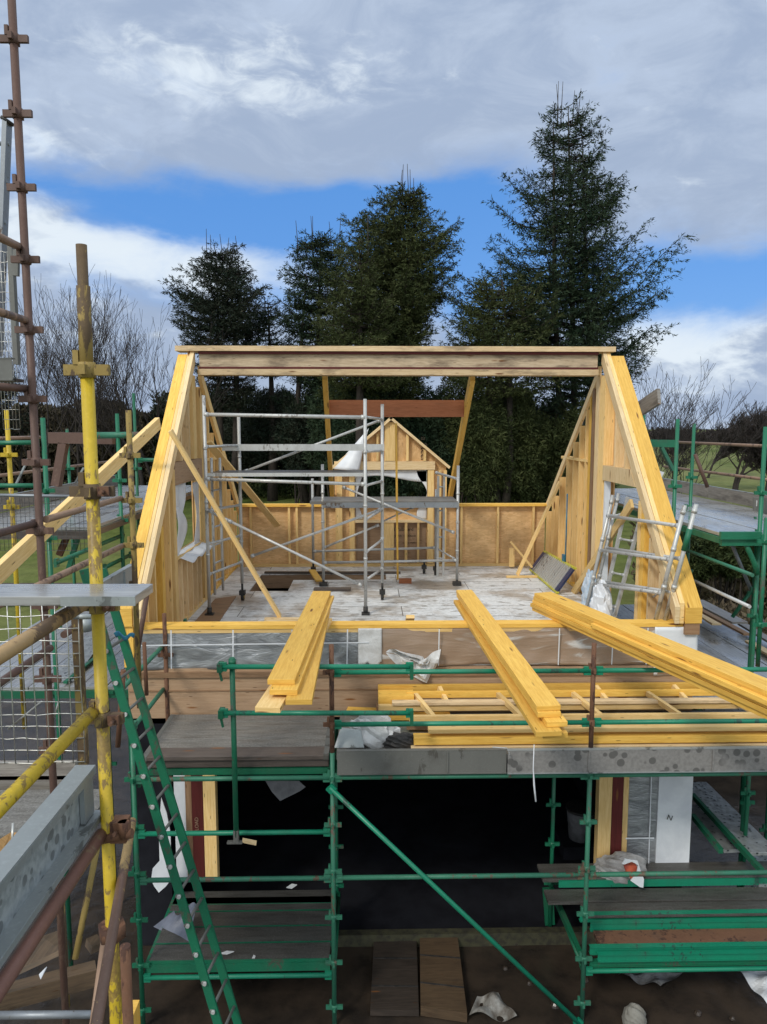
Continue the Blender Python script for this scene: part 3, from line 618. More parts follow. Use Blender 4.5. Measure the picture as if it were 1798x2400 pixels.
# ---- ground floor
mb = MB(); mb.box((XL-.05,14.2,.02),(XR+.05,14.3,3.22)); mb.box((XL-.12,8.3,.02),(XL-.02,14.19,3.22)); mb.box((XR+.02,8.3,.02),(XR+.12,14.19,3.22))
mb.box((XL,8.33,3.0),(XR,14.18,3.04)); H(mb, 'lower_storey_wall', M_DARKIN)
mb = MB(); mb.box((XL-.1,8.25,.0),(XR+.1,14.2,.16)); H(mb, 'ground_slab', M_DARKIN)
mb = MB(); mb.bar((-2.3,8.20,.10),(3.2,8.20,.10),.10,.17); H(mb, 'door_sill', M_MOSS, label='mossy sill along the foot of the opening')
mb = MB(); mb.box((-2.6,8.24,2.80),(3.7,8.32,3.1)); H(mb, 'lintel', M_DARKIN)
def jamb(m, u0, u1, v1, nm, lab, Y=8.20, t=.12, mp='B1'):
    a = ay(mp,u0,300,Y); b = ay(mp,u1,300,Y); mb = MB(); mb.box((a.x,Y,.9),(b.x,Y+t,2.86)); H(mb, nm, m, label=lab)
jamb(M_WHITE, 298, 370, 0, 'wrap_strip', 'white wrap left of the opening', 8.20)
jamb(M_BRNW, 371, 410, 0, 'door_post', None, 8.18); jamb(M_DRED, 411, 484, 0, 'door_post', 'dark red post at the left of the opening', 8.16); jamb(M_PINE, 486, 565, 0, 'door_post', 'yellow post at the left of the opening', 8.14)
jamb(M_PINE, 468, 560, 0, 'door_post', 'yellow post at the right of the opening', 8.14, .12, 'B3'); jamb(M_DRED, 562, 640, 0, 'door_post', 'dark red post at the right of the opening', 8.16, .12, 'B3'); jamb(M_PINE, 641, 678, 0, 'door_post', None, 8.18, .1, 'B3')
jamb(M_FOIL, 679, 930, 0, 'foil_panel', 'silver foil panel right of the opening', 8.20, .08, 'B3')
jamb(M_WHITE, 890, 1130, 0, 'wrap_strip', 'white wrap with printed marks at the right corner', 8.18, .03, 'B3')
a = ay('B3',840,300,8.18); mb = MB(); mb.bar((a.x,8.18,1.0),(a.x-.02,8.18,2.86),.015,.01); a = ay('B3',655,650,8.18); mb.bar(a, a+V((.34,0,0)), .01, .015); H(mb, 'white_tape', M_WHITE)
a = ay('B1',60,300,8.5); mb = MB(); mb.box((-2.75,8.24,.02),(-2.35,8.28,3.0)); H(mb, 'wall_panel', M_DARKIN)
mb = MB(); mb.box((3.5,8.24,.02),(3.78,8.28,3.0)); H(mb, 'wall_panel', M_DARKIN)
# marks and word on the wrap
text('N', ay('B3',962,520,8.165), .09, (math.pi/2,.3,0), M_INK, 'printed_mark', house)
text('LOAD', ay('B1',456,500,8.15), .06, (math.pi/2,-math.pi/2,0), M_BRNL, 'printed_lettering', house)

# ================================================================== TIMBER BUNDLES ON THE FRONT PLATE
def board(near, far, w, t, m, lab, grp, nm='timber_board', cat='board'):
    mb = MB(); mb.bar(near, far, w, t); return tag(mb.build(nm, m, bevel=.003), lab, cat, grp)
def wtop(mapn, x, y, z, t): p = az(mapn, x, y, z); p.z -= t/2; return p
T = .045
# left pair-and-half
gA = 'yellow boards of the left bundle across the front plate'
zt = 4.17
n = (az('R7',780,425,zt)+az('R7',922,488,zt))/2; f = (az('S',733,1386,zt)+az('S',776,1384,zt))/2
dv = (f-n).normalized(); sd_ = V((dv.y,-dv.x,0))
for k, (off, dz, dn, lab) in enumerate(((0,0,0,'top board of the left yellow bundle, with a stained far end'),(.035,-.046,-.12,'second board of the left yellow bundle, peeping out to the right'),(.17,-.092,-.22,'board of the left yellow bundle jutting furthest right at its near end'))):
    skew = {0:0,1:.01,2:-.03}[k]
    board(n+sd_*off+dv*dn*.9+V((0,0,dz-T/2)), f+sd_*(off+skew)*(.2 if k == 2 else 1)-dv*.05*k+V((0,0,dz-T/2)), .225 if k != 2 else .21, T, M_YEL, lab, gA)
board(n-sd_*.06-dv*.30+V((0,0,-.138-T/2+.02)), f+sd_*.10-dv*.8+V((0,0,-.138-T/2)), .20, T, M_PINE, 'lowest board of the left yellow bundle, skewed left with a sawn slanting end', gA)
# middle bundle
gB = 'yellow boards of the middle bundle across the front plate'
n = (ay('R8',660,580,5.62)+ay('R8',765,540,5.72))/2; f = (ay('R8',300,62,9.05)+ay('R8',392,57,9.1))/2
dv = (f-n).normalized(); sd_ = V((dv.y,-dv.x,0)).normalized()
labs = ['top board of the middle yellow bundle','second board of the middle yellow bundle, just under the top one','short-ended third board of the middle yellow bundle','bottom wide board of the middle yellow bundle, showing along its left side','lowest board of the middle bundle with a pointed cut end to the right']
for k, (off, w, ext) in enumerate(((0,.20,0),(.0,.19,-.02),(.04,.17,-.10),(-.045,.21,-.16),(.03,.2,-.10))):
    board(n+sd_*off+dv*ext+V((0,0,-T*(k+.5)-.001*k)), f+sd_*off*.6+V((0,0,-T*(k+.5)*.92-.001*k)), w, T*.97, M_YEL, labs[k], gB)
# right bundle
gC = 'yellow boards of the right bundle across the front plate'
f = az('S',1272,1388,4.215); n2 = az('S',1800,1605,4.17); dv = (n2-f).normalized(); sd_ = V((dv.y,-dv.x,0)).normalized(); n = f+dv*5.2
labs = ['top board of the long right yellow bundle','second board down in the long right yellow bundle','third board down in the long right yellow bundle','fourth board down in the long right yellow bundle','lowest board of the long right yellow bundle']
for k, (off, w, e0) in enumerate(((0,.235,0),(.005,.225,-.02),(.02,.21,-.03),(.03,.21,-.06),(.0,.23,-.05))):
    board(n+sd_*off+V((0,0,-T*(k+.5)-.001*k)), f+sd_*off+dv*e0+V((0,0,-T*(k+.5)-.001*k)), w, T*.97, M_YEL, labs[k], gC)
f2 = f+sd_*.13; n3 = n+sd_*.13
board(n+sd_*.14+V((0,0,-.075)), f+sd_*.12+dv*1.2+V((0,0,-.075)), .07, .045, M_YEL, 'narrow batten lying along the near side of the right yellow bundle', gC)
mb = MB(); a = n+V((0,0,0)); pt = ay('S',1252,1735,5.75); mb.path([ay('S',1252,1745,5.9), ay('S',1250,1800,5.9), ay('S',1252,1840,5.92), ay('S',1256,1879,5.9)], [.004,.005,.008,.007], 6)
tag(mb.build('cord', M_WHITE), 'white cord hanging from the end of the middle yellow bundle', 'cord')
mb = MB(); mb.path([az('R8',470,740,3.22), az('R8',530,744,3.24), ay('R8',545,775,6.98), ay('R8',547,830,6.98)], .006, 6); tag(mb.build('cord', M_WHITE2), 'pale cord drooping over the top of the steel toe board', 'cord')

# ================================================================== SCAFFOLDING
TR = .0242
def collar(mb, p, w=.115, h=.042):      # blade collar of a system standard
    x, y, z = p
    mb.box((x-w/2-.03,y-.012,z-h/2),(x+w/2+.03,y+.012,z+h/2)); mb.box((x-.0125,y-w/2,z-h/2+.002),(x+.0125,y+w/2,z+h/2-.002))
    mb.box((x-w*.42,y-.016,z+h/2),(x-w*.42+.022,y+.016,z+h/2+.055))
def standard(parent, x, y, z0, z1, mat, cups=(), label=None, r=TR, matc=None):
    mb = MB(); mb.tube((x,y,z0),(x,y,z1),r)
    o = part(mb, 'standard', mat, parent, label)
    if cups:
        for z in cups:
            mb = MB(); mb.tube((x,y,z-.03),(x,y,z+.03),r+.007); collar(mb, (x, y, z)); part(mb, 'collar', matc or mat, o)
    return o
def ledger(parent, a, b, mat, r=TR, name='ledger', label=None, ends=True):
    mb = MB(); a = V(a); b = V(b); mb.tube(a, b, r)
    if ends:
        d = (b-a).normalized()
        for e, k in ((a, 1), (b, -1)): mb.bar(e-d*.01*k, e+d*.06*k, .03, .085)
    return part(mb, name, mat, parent, label)
def deckboard(a, b, w, t, mat, lab, grp, name='scaffold_board', band=True):
    mb = MB(); mb.bar(a, b, w, t); o = thing(name, lab, 'scaffold board', tuple((V(a)+V(b))/2), grp)
    part(mb, 'board', mat, o, bevel=.002)
    if band:
        d = (V(b)-V(a)).normalized()
        for e, k in ((V(a), 1), (V(b), -1)): mb = MB(); mb.bar(e-d*.002*k, e+d*.05*k, w+.004, t+.004); part(mb, 'end_band', M_GALVD, o)
    return o
# ---- front green scaffold
YS = 7.0
fs = thing('green_scaffold', 'green system scaffold standing across the front of the timber house', 'scaffold', (0.6, 7.0, 0))
x_l = ay('L3',1130,500,YS).x; x_m = ay('D',718,1650,YS).x; x_r = ay('D',1275,1650,YS).x; x_rr = x_r+2.45
def zf(v, Y=YS): return ay('S', 900, v, Y).z
zl = {k: zf(v) for k, v in dict(top=1575, mid=1697, main=1821, l3=1948, l2=2056, l1=2283).items()}
cups = [zl['main']+.5*i for i in (-5,-4,-3,-2,-1,0)]
for x, nm in ((x_m, 'middle'), (x_r, 'right-hand')):
    standard(fs, x, YS, .02, zf(1762)-.0, M_GRNP, cups)
    o = standard(fs, x, YS, zf(1762)+.001, zf(1510), M_RUST, (zl['top'], zl['mid']), 'rusty upper tube of the %s standard' % nm)
standard(fs, x_l, YS, .02, zl['main']+.35, M_GRN, cups)
standard(fs, x_rr, YS, .02, zl['top']+.3, M_GRN, cups)
# guard post clamped outside the left bay, with its two rails
xg = ay('R7',586,700,6.86).x
mb = MB(); mb.tube((xg,6.86,ay('B1',690,580,6.86).z),(xg,6.86,ay('R7',586,335,6.86).z),TR+.002); mb.tube((xg,6.86,zf(1543,6.86)),(xg,6.86,zf(1556,6.86)),TR+.012); gp = part(mb, 'guard_post', M_GRN, fs)
zb_ = ay('B1',690,575,6.86).z
mb = MB(); mb.bar((xg,6.86,zb_+.06),(xg,6.86,zb_-.07),.05,.05,(0,1,0)); mb.bar((xg-.09,6.86,zb_-.07),(xg+.06,6.86,zb_-.07),.04,.02); part(mb, 'hook', M_GALVD, gp)
mb = MB(); mb.bar((xg+.06,6.86,zb_-.05),(xg+.2,6.84,zb_-.07),.005,.05); part(mb, 'hook_tongue', M_PALE, gp)
for v in (1562.5, 1671):
    a = ay('S',548,v,6.80); b = ay('S',966,v,6.80); ledger(fs, (xg-.10,6.80,a.z), b, M_GRNB, TR, 'guard_rail')
    mb = MB(); mb.box((xg-.13,6.77,a.z-.05),(xg-.08,6.88,a.z+.03)); mb.bar((xg-.11,6.80,a.z-.04),(xg-.09,6.80,a.z-.14),.02,.02); part(mb, 'clamp', M_GRND, gp)
    mb = MB(); mb.tube((xg,6.86,a.z-.03),(xg,6.86,a.z+.0),TR+.012); part(mb, 'clamp', M_GRND, gp)
    mb = MB(); mb.box((b.x-.02,6.77,b.z-.12),(b.x+.012,6.83,b.z+.03)); part(mb, 'clamp', M_GRND, gp)
for x0, x1, ks in ((x_l,x_m,('main','l3','l2','l1')),(x_m,x_r,('top','mid','main','l2')),(x_r,x_rr,('top','mid','main','l2','l1'))):
    for k in ks: ledger(fs, (x0+.035,YS,zl[k]), (x1-.035,YS,zl[k]), M_GRNP if k in ('main','l2') else M_GRNB)
a = ay('B1',1305,262,6.94); b = ay('B3',330,1965,6.94); ledger(fs, a, b, M_GRNB, TR, 'diagonal_brace')
# inner row, by the wall
YI = 8.28
xi_r = ay('B2',1492,600,YI).x
for x, zt_ in ((ay('B1',1350,900,YI).x, zl['main']-.02),(xi_r, zl['main']-.02),(ay('B3',1510,400,8.3).x, zl['main']+.1)):
    standard(fs, x, YI, .02, zt_, M_GRN, [zl['main']+.5*i for i in (-4,-3,-2,-1)])
o = standard(fs, ay('R2',1325,1600,8.2).x, 8.2, 2.0, ay('R2',1325,1150,8.2).z, M_RUST, (ay('R2',1325,1480,8.2).z,), 'rusty inner post at the left end')
xi_l = ay('R2',1325,1600,8.2).x
for x in (x_l+.04, x_m, x_r, x_rr):
    ledger(fs, (x,YS+.04,zl['main']-.06), (x,YI,zl['main']-.06), M_GRND, .022, 'transom')
    ledger(fs, (x,YS+.04,zl['l1']+.02), (x,YI,zl['l1']+.02), M_GRND, .022, 'transom')
# left end rails running back toward the house
for (p, q) in ((('R2',962,1765),('R2',1480,1215)),(('R2',1070,2045),('R2',1345,1705))):
    a = ax(*p, -2.36); b = ax(*q, -2.36); a.x = b.x = -2.36; a.z = b.z = (a.z+b.z)/2; ledger(fs, a, b, M_GRNP, TR, 'end_rail')
# deck brackets: thick green edge of the left bay
mb = MB(); mb.box((x_l+.03,YS+.04,zf(1817)),(x_m-.04,YS+.10,zf(1803))); part(mb, 'deck_bearer', M_GRND, fs)
DZ = 2.955
rows = [7.13,7.35,7.57,7.79,8.01,8.10]
rows = rows[:5]
for k, y in enumerate(rows):
    deckboard((x_l+.08,y,DZ-.019-.003*(k%2)), (x_m-.04,y,DZ-.019-.003*(k%2)), .222, .038, M_GRIT if k else M_DARKW, '%s board from the house on the upper left green deck' % ORD[4-k], 'upper deck boards of the green scaffold')
    if k in (1,3): 
        pass
deckboard((x_l+.08,7.075,DZ-.075), (x_m-.04,7.075,DZ-.075), .05, .10, M_DARKW, 'brown edge board set below the upper left deck', 'upper deck boards of the green scaffold', band=False)
for k, y in enumerate(rows):
    deckboard((x_m+.04,y,DZ-.019-.002*(k%2)), (x_r+2.9,y,DZ-.019-.002*(k%2)), .222, .038, M_GRIT, '%s board out from the house on the deck under the stacked timber trusses' % ORD[4-k], 'upper deck boards of the green scaffold')
# steel toe boards standing along the front edge
def toe(a, b, h, mat, lab, nm='toe_board', up=(0,0,1), spot=None, fl=.05):
    o = thing(nm, lab, 'toe board', tuple(a), 'steel toe boards'); a = V(a); b = V(b); d = (b-a).normalized(); sd = d.cross(V((0,0,1)))
    mb = MB(); mb.bar(a+V((0,0,h/2)), b+V((0,0,h/2)), .004, h); part(mb, 'web', mat, o)
    mb = MB(); mb.bar(a+V((0,0,h+.003))-sd*fl*.4, b+V((0,0,h+.003))-sd*fl*.4, fl, .006); mb.bar(a+V((0,0,.0))+sd*.0, b+V((0,0,.0)), fl*.6, .006); part(mb, 'lip', M_GALV if mat != M_GALVD else M_GALVD, o)
    n = max(1, int((b-a).length/1.2))
    for i in range(1, n+1):
        mb = MB(); p = a+(b-a)*((i-.35)/n); mb.bar(p+sd*.005+V((0,0,.01)), p+sd*.005+V((0,0,h-.01)), .016, .022, tuple(sd)); part(mb, 'rib', mat, o)
    return o
zt0 = zf(1812, 6.98)
toe((x_m+.05,6.965,zt0), (ay('R8',530,800,6.965).x,6.965,zt0), .235, M_GALVD, 'dark steel toe board on the green scaffold edge, left of the pale one')
toe((ay('R8',533,800,6.965).x,6.945,zt0+.002), (x_r+2.9,6.945,zt0+.002), .235, M_SPOT, 'pale steel toe board with round dark stains along the green scaffold edge')
# small white bracket card, crumpled sheet and dark bag on the deck corner
def crumple(name, c, r, mat, lab, cat, seed, sq=(1,1,.6), nu=26, nv=18, amp=.45):
    rr = random.Random(seed); k = [(rr.uniform(2,7), rr.uniform(2,7), rr.uniform(0,6), rr.uniform(.2,1)) for _ in range(7)]
    mb = MB(); c = V(c)
    def f(u, v):
        th = u*2*math.pi; ph = v*math.pi; d = V((math.cos(th)*math.sin(ph), math.sin(th)*math.sin(ph), math.cos(ph)))
        s = 1+amp*sum(q[3]*abs(math.sin(d.x*q[0]+d.y*q[1]+d.z*q[0]*1.3+q[2])) for q in k)/3-amp*.5
        p = V((d.x*r*s*sq[0], d.y*r*s*sq[1], max(-.5, d.z)*r*s*sq[2]+r*.25*sq[2])); return c+p
    mb.grid(f, nu, nv, False); return tag(mb.build(name, mat), lab, cat)
p = az('R7',1360,835,DZ); crumple('crumpled_sheet', (p.x,7.35,DZ+.02), .175, M_WHITE2, 'crumpled white plastic sheet beside the timber stack on the green scaffold', 'plastic sheet', 4, (1.1,.7,1.0), amp=.8)
p = az('R7',1490,830,DZ); crumple('dark_bag', (p.x+.04,7.22,DZ+.02), .09, M_BLACK, 'small black bag tucked beside the crumpled white sheet', 'bag', 5, (1.6,.8,.9))
a = ay('R7',1145,835,7.1); mb = MB(); mb.prism([a, a+V((.30,0,0)), a+V((.27,.10,.13)), a+V((.06,.12,.15))], (0,.02,.005)); tag(mb.build('bracket_plate', M_GALV), 'pale perforated bracket plate lying on the deck by the rusty post', 'bracket')
# timber ladder frames stacked on the right deck
g = 'timber ladder frames stacked on the green scaffold'
def frame(x0, x1, ya, yb, z, xs, slant, lab, h=.045, mats=(M_PINE,M_PALE), w=.09):
    o = thing('timber_truss', lab, 'timber truss', ((x0+x1)/2, (ya+yb)/2, z), g)
    for y, nm in ((ya,'rail'),(yb,'rail')):
        mb = MB(); mb.bar((x0 if y == ya else x0-.05,y,z),(x1,y,z),h,w); part(mb, nm, mats[0], o, bevel=.002)
    for x in xs:
        mb = MB(); mb.bar((x+slant,ya+.024,z+.005),(x,yb-.024,z+.005),.05,w*.75); part(mb, 'rung', mats[1] if x == xs[0] else mats[0], o)
    return o
X0 = ay('R8',100,600,7.5).x
def zr8(y, Y): return ay('R8',700,y,Y).z
def truss(x0, x1, ya, za, yb, zb, xs, slant, lab, w=.045, h=.07):
    o = thing('timber_truss', lab, 'timber truss', ((x0+x1)/2, (ya+yb)/2, min(za, zb)), g)
    for y, z in ((ya, za), (yb, zb)):
        mb = MB(); mb.bar((x0,y,z),(x1,y,z),w,h); part(mb, 'rail', M_PINE if y == ya else M_YEL, o, bevel=.002)
    for x in xs:
        mb = MB(); mb.bar((x+slant,ya+w*.52,za),(x,yb-w*.52,zb),.045,h*.8); part(mb, 'rung', M_PINE, o)
    return o
truss(X0+.02, 4.6, 7.43, zr8(612,7.43), 7.99, zr8(508,7.99), [X0+.12,X0+1.05,X0+1.9,X0+2.75,X0+3.6,X0+4.5], .16, 'front timber truss of the stack, its slanting rungs showing behind the green rail')
truss(X0-.3, 4.4, 7.80, zr8(545,7.80)-.05, 8.12, zr8(478,8.12), [X0+.4,X0+1.3,X0+2.2,X0+3.1,X0+4.0], .08, 'rear timber truss of the stack nearest the rim board of the house')
def lay(x0, x1, y, z, w, t, m, lab): return board(V((x0,y,z)), V((x1,y,z)), w, t, m, lab, 'loose boards stacked on the green scaffold', 'loose_board')
lay(X0-.15, 4.3, 7.80, zr8(543,7.80), .09, .035, M_RIDGE2, 'grey-stained board running along the middle of the stacked trusses')
lay(X0+.0, 4.6, 7.60, 3.02, .12, .05, M_BRNW, 'dark-edged lower board seen between the rungs of the stack')
lay(X0+.2, 4.7, 7.20, zr8(660,7.2), .10, .045, M_PINE, 'upper front board of the timber stack, above the steel toe board')
lay(X0+.05, 4.7, 7.185, zr8(700,7.185), .13, .075, M_YEL, 'second front board of the timber stack, with brown knots')
lay(X0+.02, 4.7, 7.16, zr8(735,7.16), .13, .045, M_PALE, 'lowest front board of the timber stack, right behind the toe board')
lay(X0-.32, X0+.3, 8.0, 3.05, .14, .10, M_BRNW, 'short thick block end at the left of the timber stack')
lay(X0-.30, X0+.1, 7.98, 3.20, .2, .09, M_YEL, 'short yellow block on top of the left end of the stack')
lay(X0-.25, X0+.5, 7.86, 3.02, .1, .06, M_YEL, 'short yellow board end low at the left of the stack')
lay(X0-.3, 4.5, 8.09, 3.05, .1, .08, M_BRNW, 'brown board low at the rear of the timber stack')
o = board(az('R7',1215,625,3.0), az('R7',1310,660,3.0)+V((.5,.1,0)), .14, .03, M_YEL, 'pointed yellow offcut beside the left end of the stack', 'loose boards stacked on the green scaffold', 'offcut', 'offcut')

# ---- lower decks
LZ = .73
g = 'boards of the lower left deck'
zl1 = zl['l1']
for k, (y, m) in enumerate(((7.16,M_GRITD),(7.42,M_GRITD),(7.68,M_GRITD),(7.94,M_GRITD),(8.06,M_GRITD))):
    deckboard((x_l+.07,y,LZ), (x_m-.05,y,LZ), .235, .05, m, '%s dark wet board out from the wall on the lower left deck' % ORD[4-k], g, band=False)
    mb = MB(); mb.box((x_l+.06,y-.131,LZ-.03),(x_m-.04,y-.122,LZ+.028)); part(mb, 'board_edge_angle', M_GRN, fs)
mb = MB(); mb.box((x_l+.05,YS+.01,LZ-.09),(x_m-.04,YS+.035,LZ+.0)); part(mb, 'deck_bearer', M_GRN, fs)
mb = MB(); mb.bar((x_l+.05,YS+.03,LZ-.03),(x_l+.05,8.4,LZ-.03),.04,.06); part(mb, 'deck_bearer', M_GRN, fs)
LZ2 = 1.02
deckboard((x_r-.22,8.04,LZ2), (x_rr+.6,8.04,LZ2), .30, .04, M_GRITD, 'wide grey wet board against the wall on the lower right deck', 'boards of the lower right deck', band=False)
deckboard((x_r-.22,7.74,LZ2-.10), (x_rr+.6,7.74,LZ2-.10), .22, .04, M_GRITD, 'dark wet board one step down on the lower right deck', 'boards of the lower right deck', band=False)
a = ay('B3',230,1080,7.80); ledger(fs, a, (x_rr,7.80,a.z), M_GRNP)
mb = MB(); mb.box((xi_r-.02,7.885,LZ2-.07),(x_rr+.6,7.865,LZ2+.01)); part(mb, 'deck_bearer', M_GRNB, fs)
zz = ay('B3',600,1160,7.5).z
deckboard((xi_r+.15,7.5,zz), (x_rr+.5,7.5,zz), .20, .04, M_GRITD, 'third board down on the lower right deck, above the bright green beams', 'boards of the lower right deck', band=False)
def gbeam(v0, v1, y, xa, lab, m=M_GRNB):
    z1 = ay('B3',600,v0,y).z; z0 = ay('B3',600,v1,y).z; o = thing('steel_beam', lab, 'beam', (xa, y, z0), 'green steel beams of the lower right deck')
    mb = MB(); mb.box((xa,y,z0),(x_rr+.5,y+.006,z1)); part(mb, 'web', m, o)
    mb = MB(); mb.box((xa,y-.02,z1),(x_rr+.5,y+.04,z1+.006)); mb.box((xa,y-.02,z0-.006),(x_rr+.5,y+.04,z0)); part(mb, 'flange', m, o)
gbeam(1185,1230,7.42,ay('B3',330,1200,7.42).x,'upper bright green steel beam on the lower right deck')
gbeam(1246,1300,7.32,ay('B3',405,1260,7.32).x,'widest bright green steel beam, second from the top on the right')
deckboard((ay('B3',455,1380,7.15).x,7.18,ay('B3',600,1370,7.18).z), (x_rr+.5,7.18,ay('B3',600,1370,7.18).z), .24, .05, M_RUST, 'dirt-covered dark board between the green beams on the right', 'boards of the lower right deck', band=False)
gbeam(1418,1462,7.05,ay('B3',400,1440,7.05).x,'green steel beam just below the dirt-covered board')
gbeam(1472,1515,6.99,ay('B3',458,1490,6.99).x,'flat green steel beam third from the bottom on the right')
gbeam(1522,1550,7.03,ay('B3',400,1530,7.03).x,'lowest thin green steel beam above the bottom right rail', M_GRN)
mb = MB(); mb.bar(ay('B3',130,1010,8.2), ay('B3',370,1560,7.05), .05, .07); part(mb, 'deck_bearer', M_GRND, fs)
mb = MB(); mb.bar(ay('B3',100,1000,8.3), ay('B3',118,1260,8.3), .12, .03, (0,1,0)); part(mb, 'bracket', M_GRND, fs)
# bag with an orange thing inside, on the lower right deck
p = ay('B3',640,850,8.0); crumple('cement_bag', (p.x-.04,8.0,LZ2+.02), .155, simple('dusty_sack', (.36,.35,.34), (.20,.19,.18), 6, .5), 'torn white sack lying open on the lower right deck', 'sack', 9, (1.6,.8,.9), amp=.6)
mb = MB(); a = ay('B3',640,835,7.78); mb.prism([ay('B3',640,835,7.78), ay('B3',655,885,7.78), ay('B3',710,965,7.74), ay('B3',745,900,7.78), ay('B3',735,850,7.78), ay('B3',690,832,7.80)], (0,.04,.01)); tag(mb.build('orange_wrapper', simple('orange_plastic', (.50,.10,.045), (.30,.05,.03), 9, .5)), 'orange-red plastic showing inside the torn white sack', 'wrapper')
mb = MB(); P = [ay('B3',x,y,7.72) for x, y in ((628,830),(650,795),(740,810),(765,890),(785,940),(780,1000),(755,995),(690,950),(730,905),(745,840),(700,815),(645,835))]
mb.prism(P, (0,.012,0)); tag(mb.build('sack_mouth', M_WHITE), 'folded white mouth of the torn sack around the orange plastic', 'sack')
# bucket inside, hanging white thing, plastic tongue
p = ay('B3',335,520,9.9); mb = MB(); mb.tube((p.x,p.y,p.z-.26),(p.x,p.y,p.z+.17),.16,.20,20); mb2 = MB()
bk = thing('bucket', 'pale bucket in the dark opening at the right', 'bucket', (p.x,p.y,p.z-.28)); part(mb, 'body', simple('dark_grey_bucket', (.20,.20,.21), (.10,.10,.10), 6, .5), bk); mb = MB(); mb.tube((p.x,p.y,p.z+.165),(p.x,p.y,p.z+.20),.212,.212,20); part(mb, 'rim', M_BLACK, bk)  # body in mottled dark grey, rim black
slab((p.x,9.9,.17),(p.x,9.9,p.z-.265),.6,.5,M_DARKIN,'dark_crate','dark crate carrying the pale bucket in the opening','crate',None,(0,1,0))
mb = MB(); P = [ay('B1',x,y,7.9) for x, y in ((890,222),(1105,222),(1150,262),(1110,290),(985,352),(930,290))]; mb.prism(P, (0,.01,0)); tag(mb.build('plastic_sheet', simple('grey_polythene', (.22,.22,.23), (.12,.12,.13), 5, .3)), 'grey polythene tongue hanging below the upper left deck', 'plastic sheet')
# litter on the lower left deck
for (x, y, w, h, lab) in ((1060,905,70,30,'small clear strip of plastic under the middle ledger'),(640,1335,95,22,'curled leaf-like white scrap on the lower left deck'),(812,1370,28,40,'small white scrap on the front board of the lower left deck')):
    q0 = ay('B1',x-w/2,y,7.05 if y > 1300 else 6.9); mb = MB(); mb.prism([ay('B1',x-w/2,y+h*.3,q0.y), ay('B1',x,y+h/2,q0.y), ay('B1',x+w/2,y-h*.3,q0.y), ay('B1',x,y-h/2,q0.y)], (0,.01,.0)); tag(mb.build('plastic_scrap', M_WHITE2), lab, 'litter')
mb = MB()
def shp(u, v): a = ay('B1',165,1165,7.6).lerp(ay('B1',390,1280,7.3), u); b = ay('B1',300,1060,7.7).lerp(ay('B1',440,1040,7.5), u); p = a.lerp(b, v); p.y -= .1*math.sin(u*6)*v; return p
mb.grid(shp, 12, 8, False); tag(mb.build('plastic_sheet', simple('blue_grey_sheet', (.17,.18,.22), (.10,.11,.14), 4, .4)), 'blue-grey sheet draped beside the green ladder on the lower left deck', 'plastic sheet')
mb = MB(); P = [ay('B1',x,y,7.9) for x, y in ((215,330),(250,430),(275,560),(280,860),(245,905),(200,945),(170,905),(150,860),(160,790),(205,740),(200,560))]; mb.prism(P, (0,.012,0)); o = tag(mb.build('hanging_wrap', M_WHITE), 'long white wrap hanging behind the green ladder', 'plastic sheet')
# ground: packs, slab, stones
def pack(P, h, m, lab, name='board_pack', nb=0):
    o = thing(name, lab, 'pack', tuple(P[0])); mb = MB(); mb.prism(P, (0,0,h)); part(mb, 'boards', m, o)
    mb = MB()
    for k in (.22,.5,.78): 
        a = P[0].lerp(P[3], k); b = P[1].lerp(P[2], k); mb.bar(a+V((0,0,h+.003)), b+V((0,0,h+.003)), .02, .004)
    part(mb, 'strap', M_BLACK, o)
pack([az('B2',205,1900,.03), az('B2',548,1905,.03), az('B2',525,1225,.03), az('B2',240,1225,.03)], .07, wood('soaked_boards', (.055,.043,.034), (.030,.024,.02), rough=.4, dirt=.4, dirtc=(.02,.016,.013)), 'dark pack of boards lying on the muddy ground, left of the brown pack')
pack([az('B2',560,1900,.03), az('B2',888,1950,.03), az('B2',800,1230,.03), az('B2',552,1225,.03)], .11, wood('split_boards', (.115,.075,.042), (.065,.042,.024), dirt=.45, dirtc=(.03,.02,.015)), 'brown pack of split boards strapped on the muddy ground')
crumple('stone_lump', az('B3',715,1960,.05), .13, M_CONC, 'grey stone in the mud below the right lower deck', 'stone', 11, (.9,.8,1.2), amp=.25)
mb = MB()
def wsh(u, v): p = az('B2',900,1930,.03).lerp(az('B2',1240,1950,.03), u); q_ = az('B2',960,1790,.03).lerp(az('B2',1110,1760,.03), u); r_ = p.lerp(q_, v); r_.z += .06*math.sin(u*7)*math.sin(v*5+1)+.05; return r_
mb.grid(wsh, 16, 10, False); tag(mb.build('plastic_sheet', simple('muddy_white', (.34,.33,.30), (.12,.10,.08), 7, .4)), 'white muddy sheet lying on the ground under the diagonal brace', 'plastic sheet')
mb = MB()
def wsh2(u, v): p = az('B3',600,1640,.03).lerp(az('B3',900,1730,.03), u); q_ = az('B3',640,1610,.03).lerp(az('B3',1060,1620,.03), u); r_ = p.lerp(q_, v); r_.z += .05*math.sin(u*9)*math.sin(v*5+1)+.04; return r_
mb.grid(wsh2, 16, 8, False); tag(mb.build('plastic_sheet', simple('dirty_poly', (.20,.20,.20), (.07,.065,.06), 7, .35)), 'dirty clear sheet on the ground behind the bottom right rail', 'plastic sheet')
mb = MB()
def wsh3(u, v): p = az('B3',1440,1590,.2).lerp(az('B3',1657,1850,.2), u); q_ = az('B3',1657,1590,.2).lerp(az('B3',1700,1700,.2), u); r_ = p.lerp(q_, v); r_.z += .03*math.sin(u*9)*math.sin(v*5+1)+.03; return r_
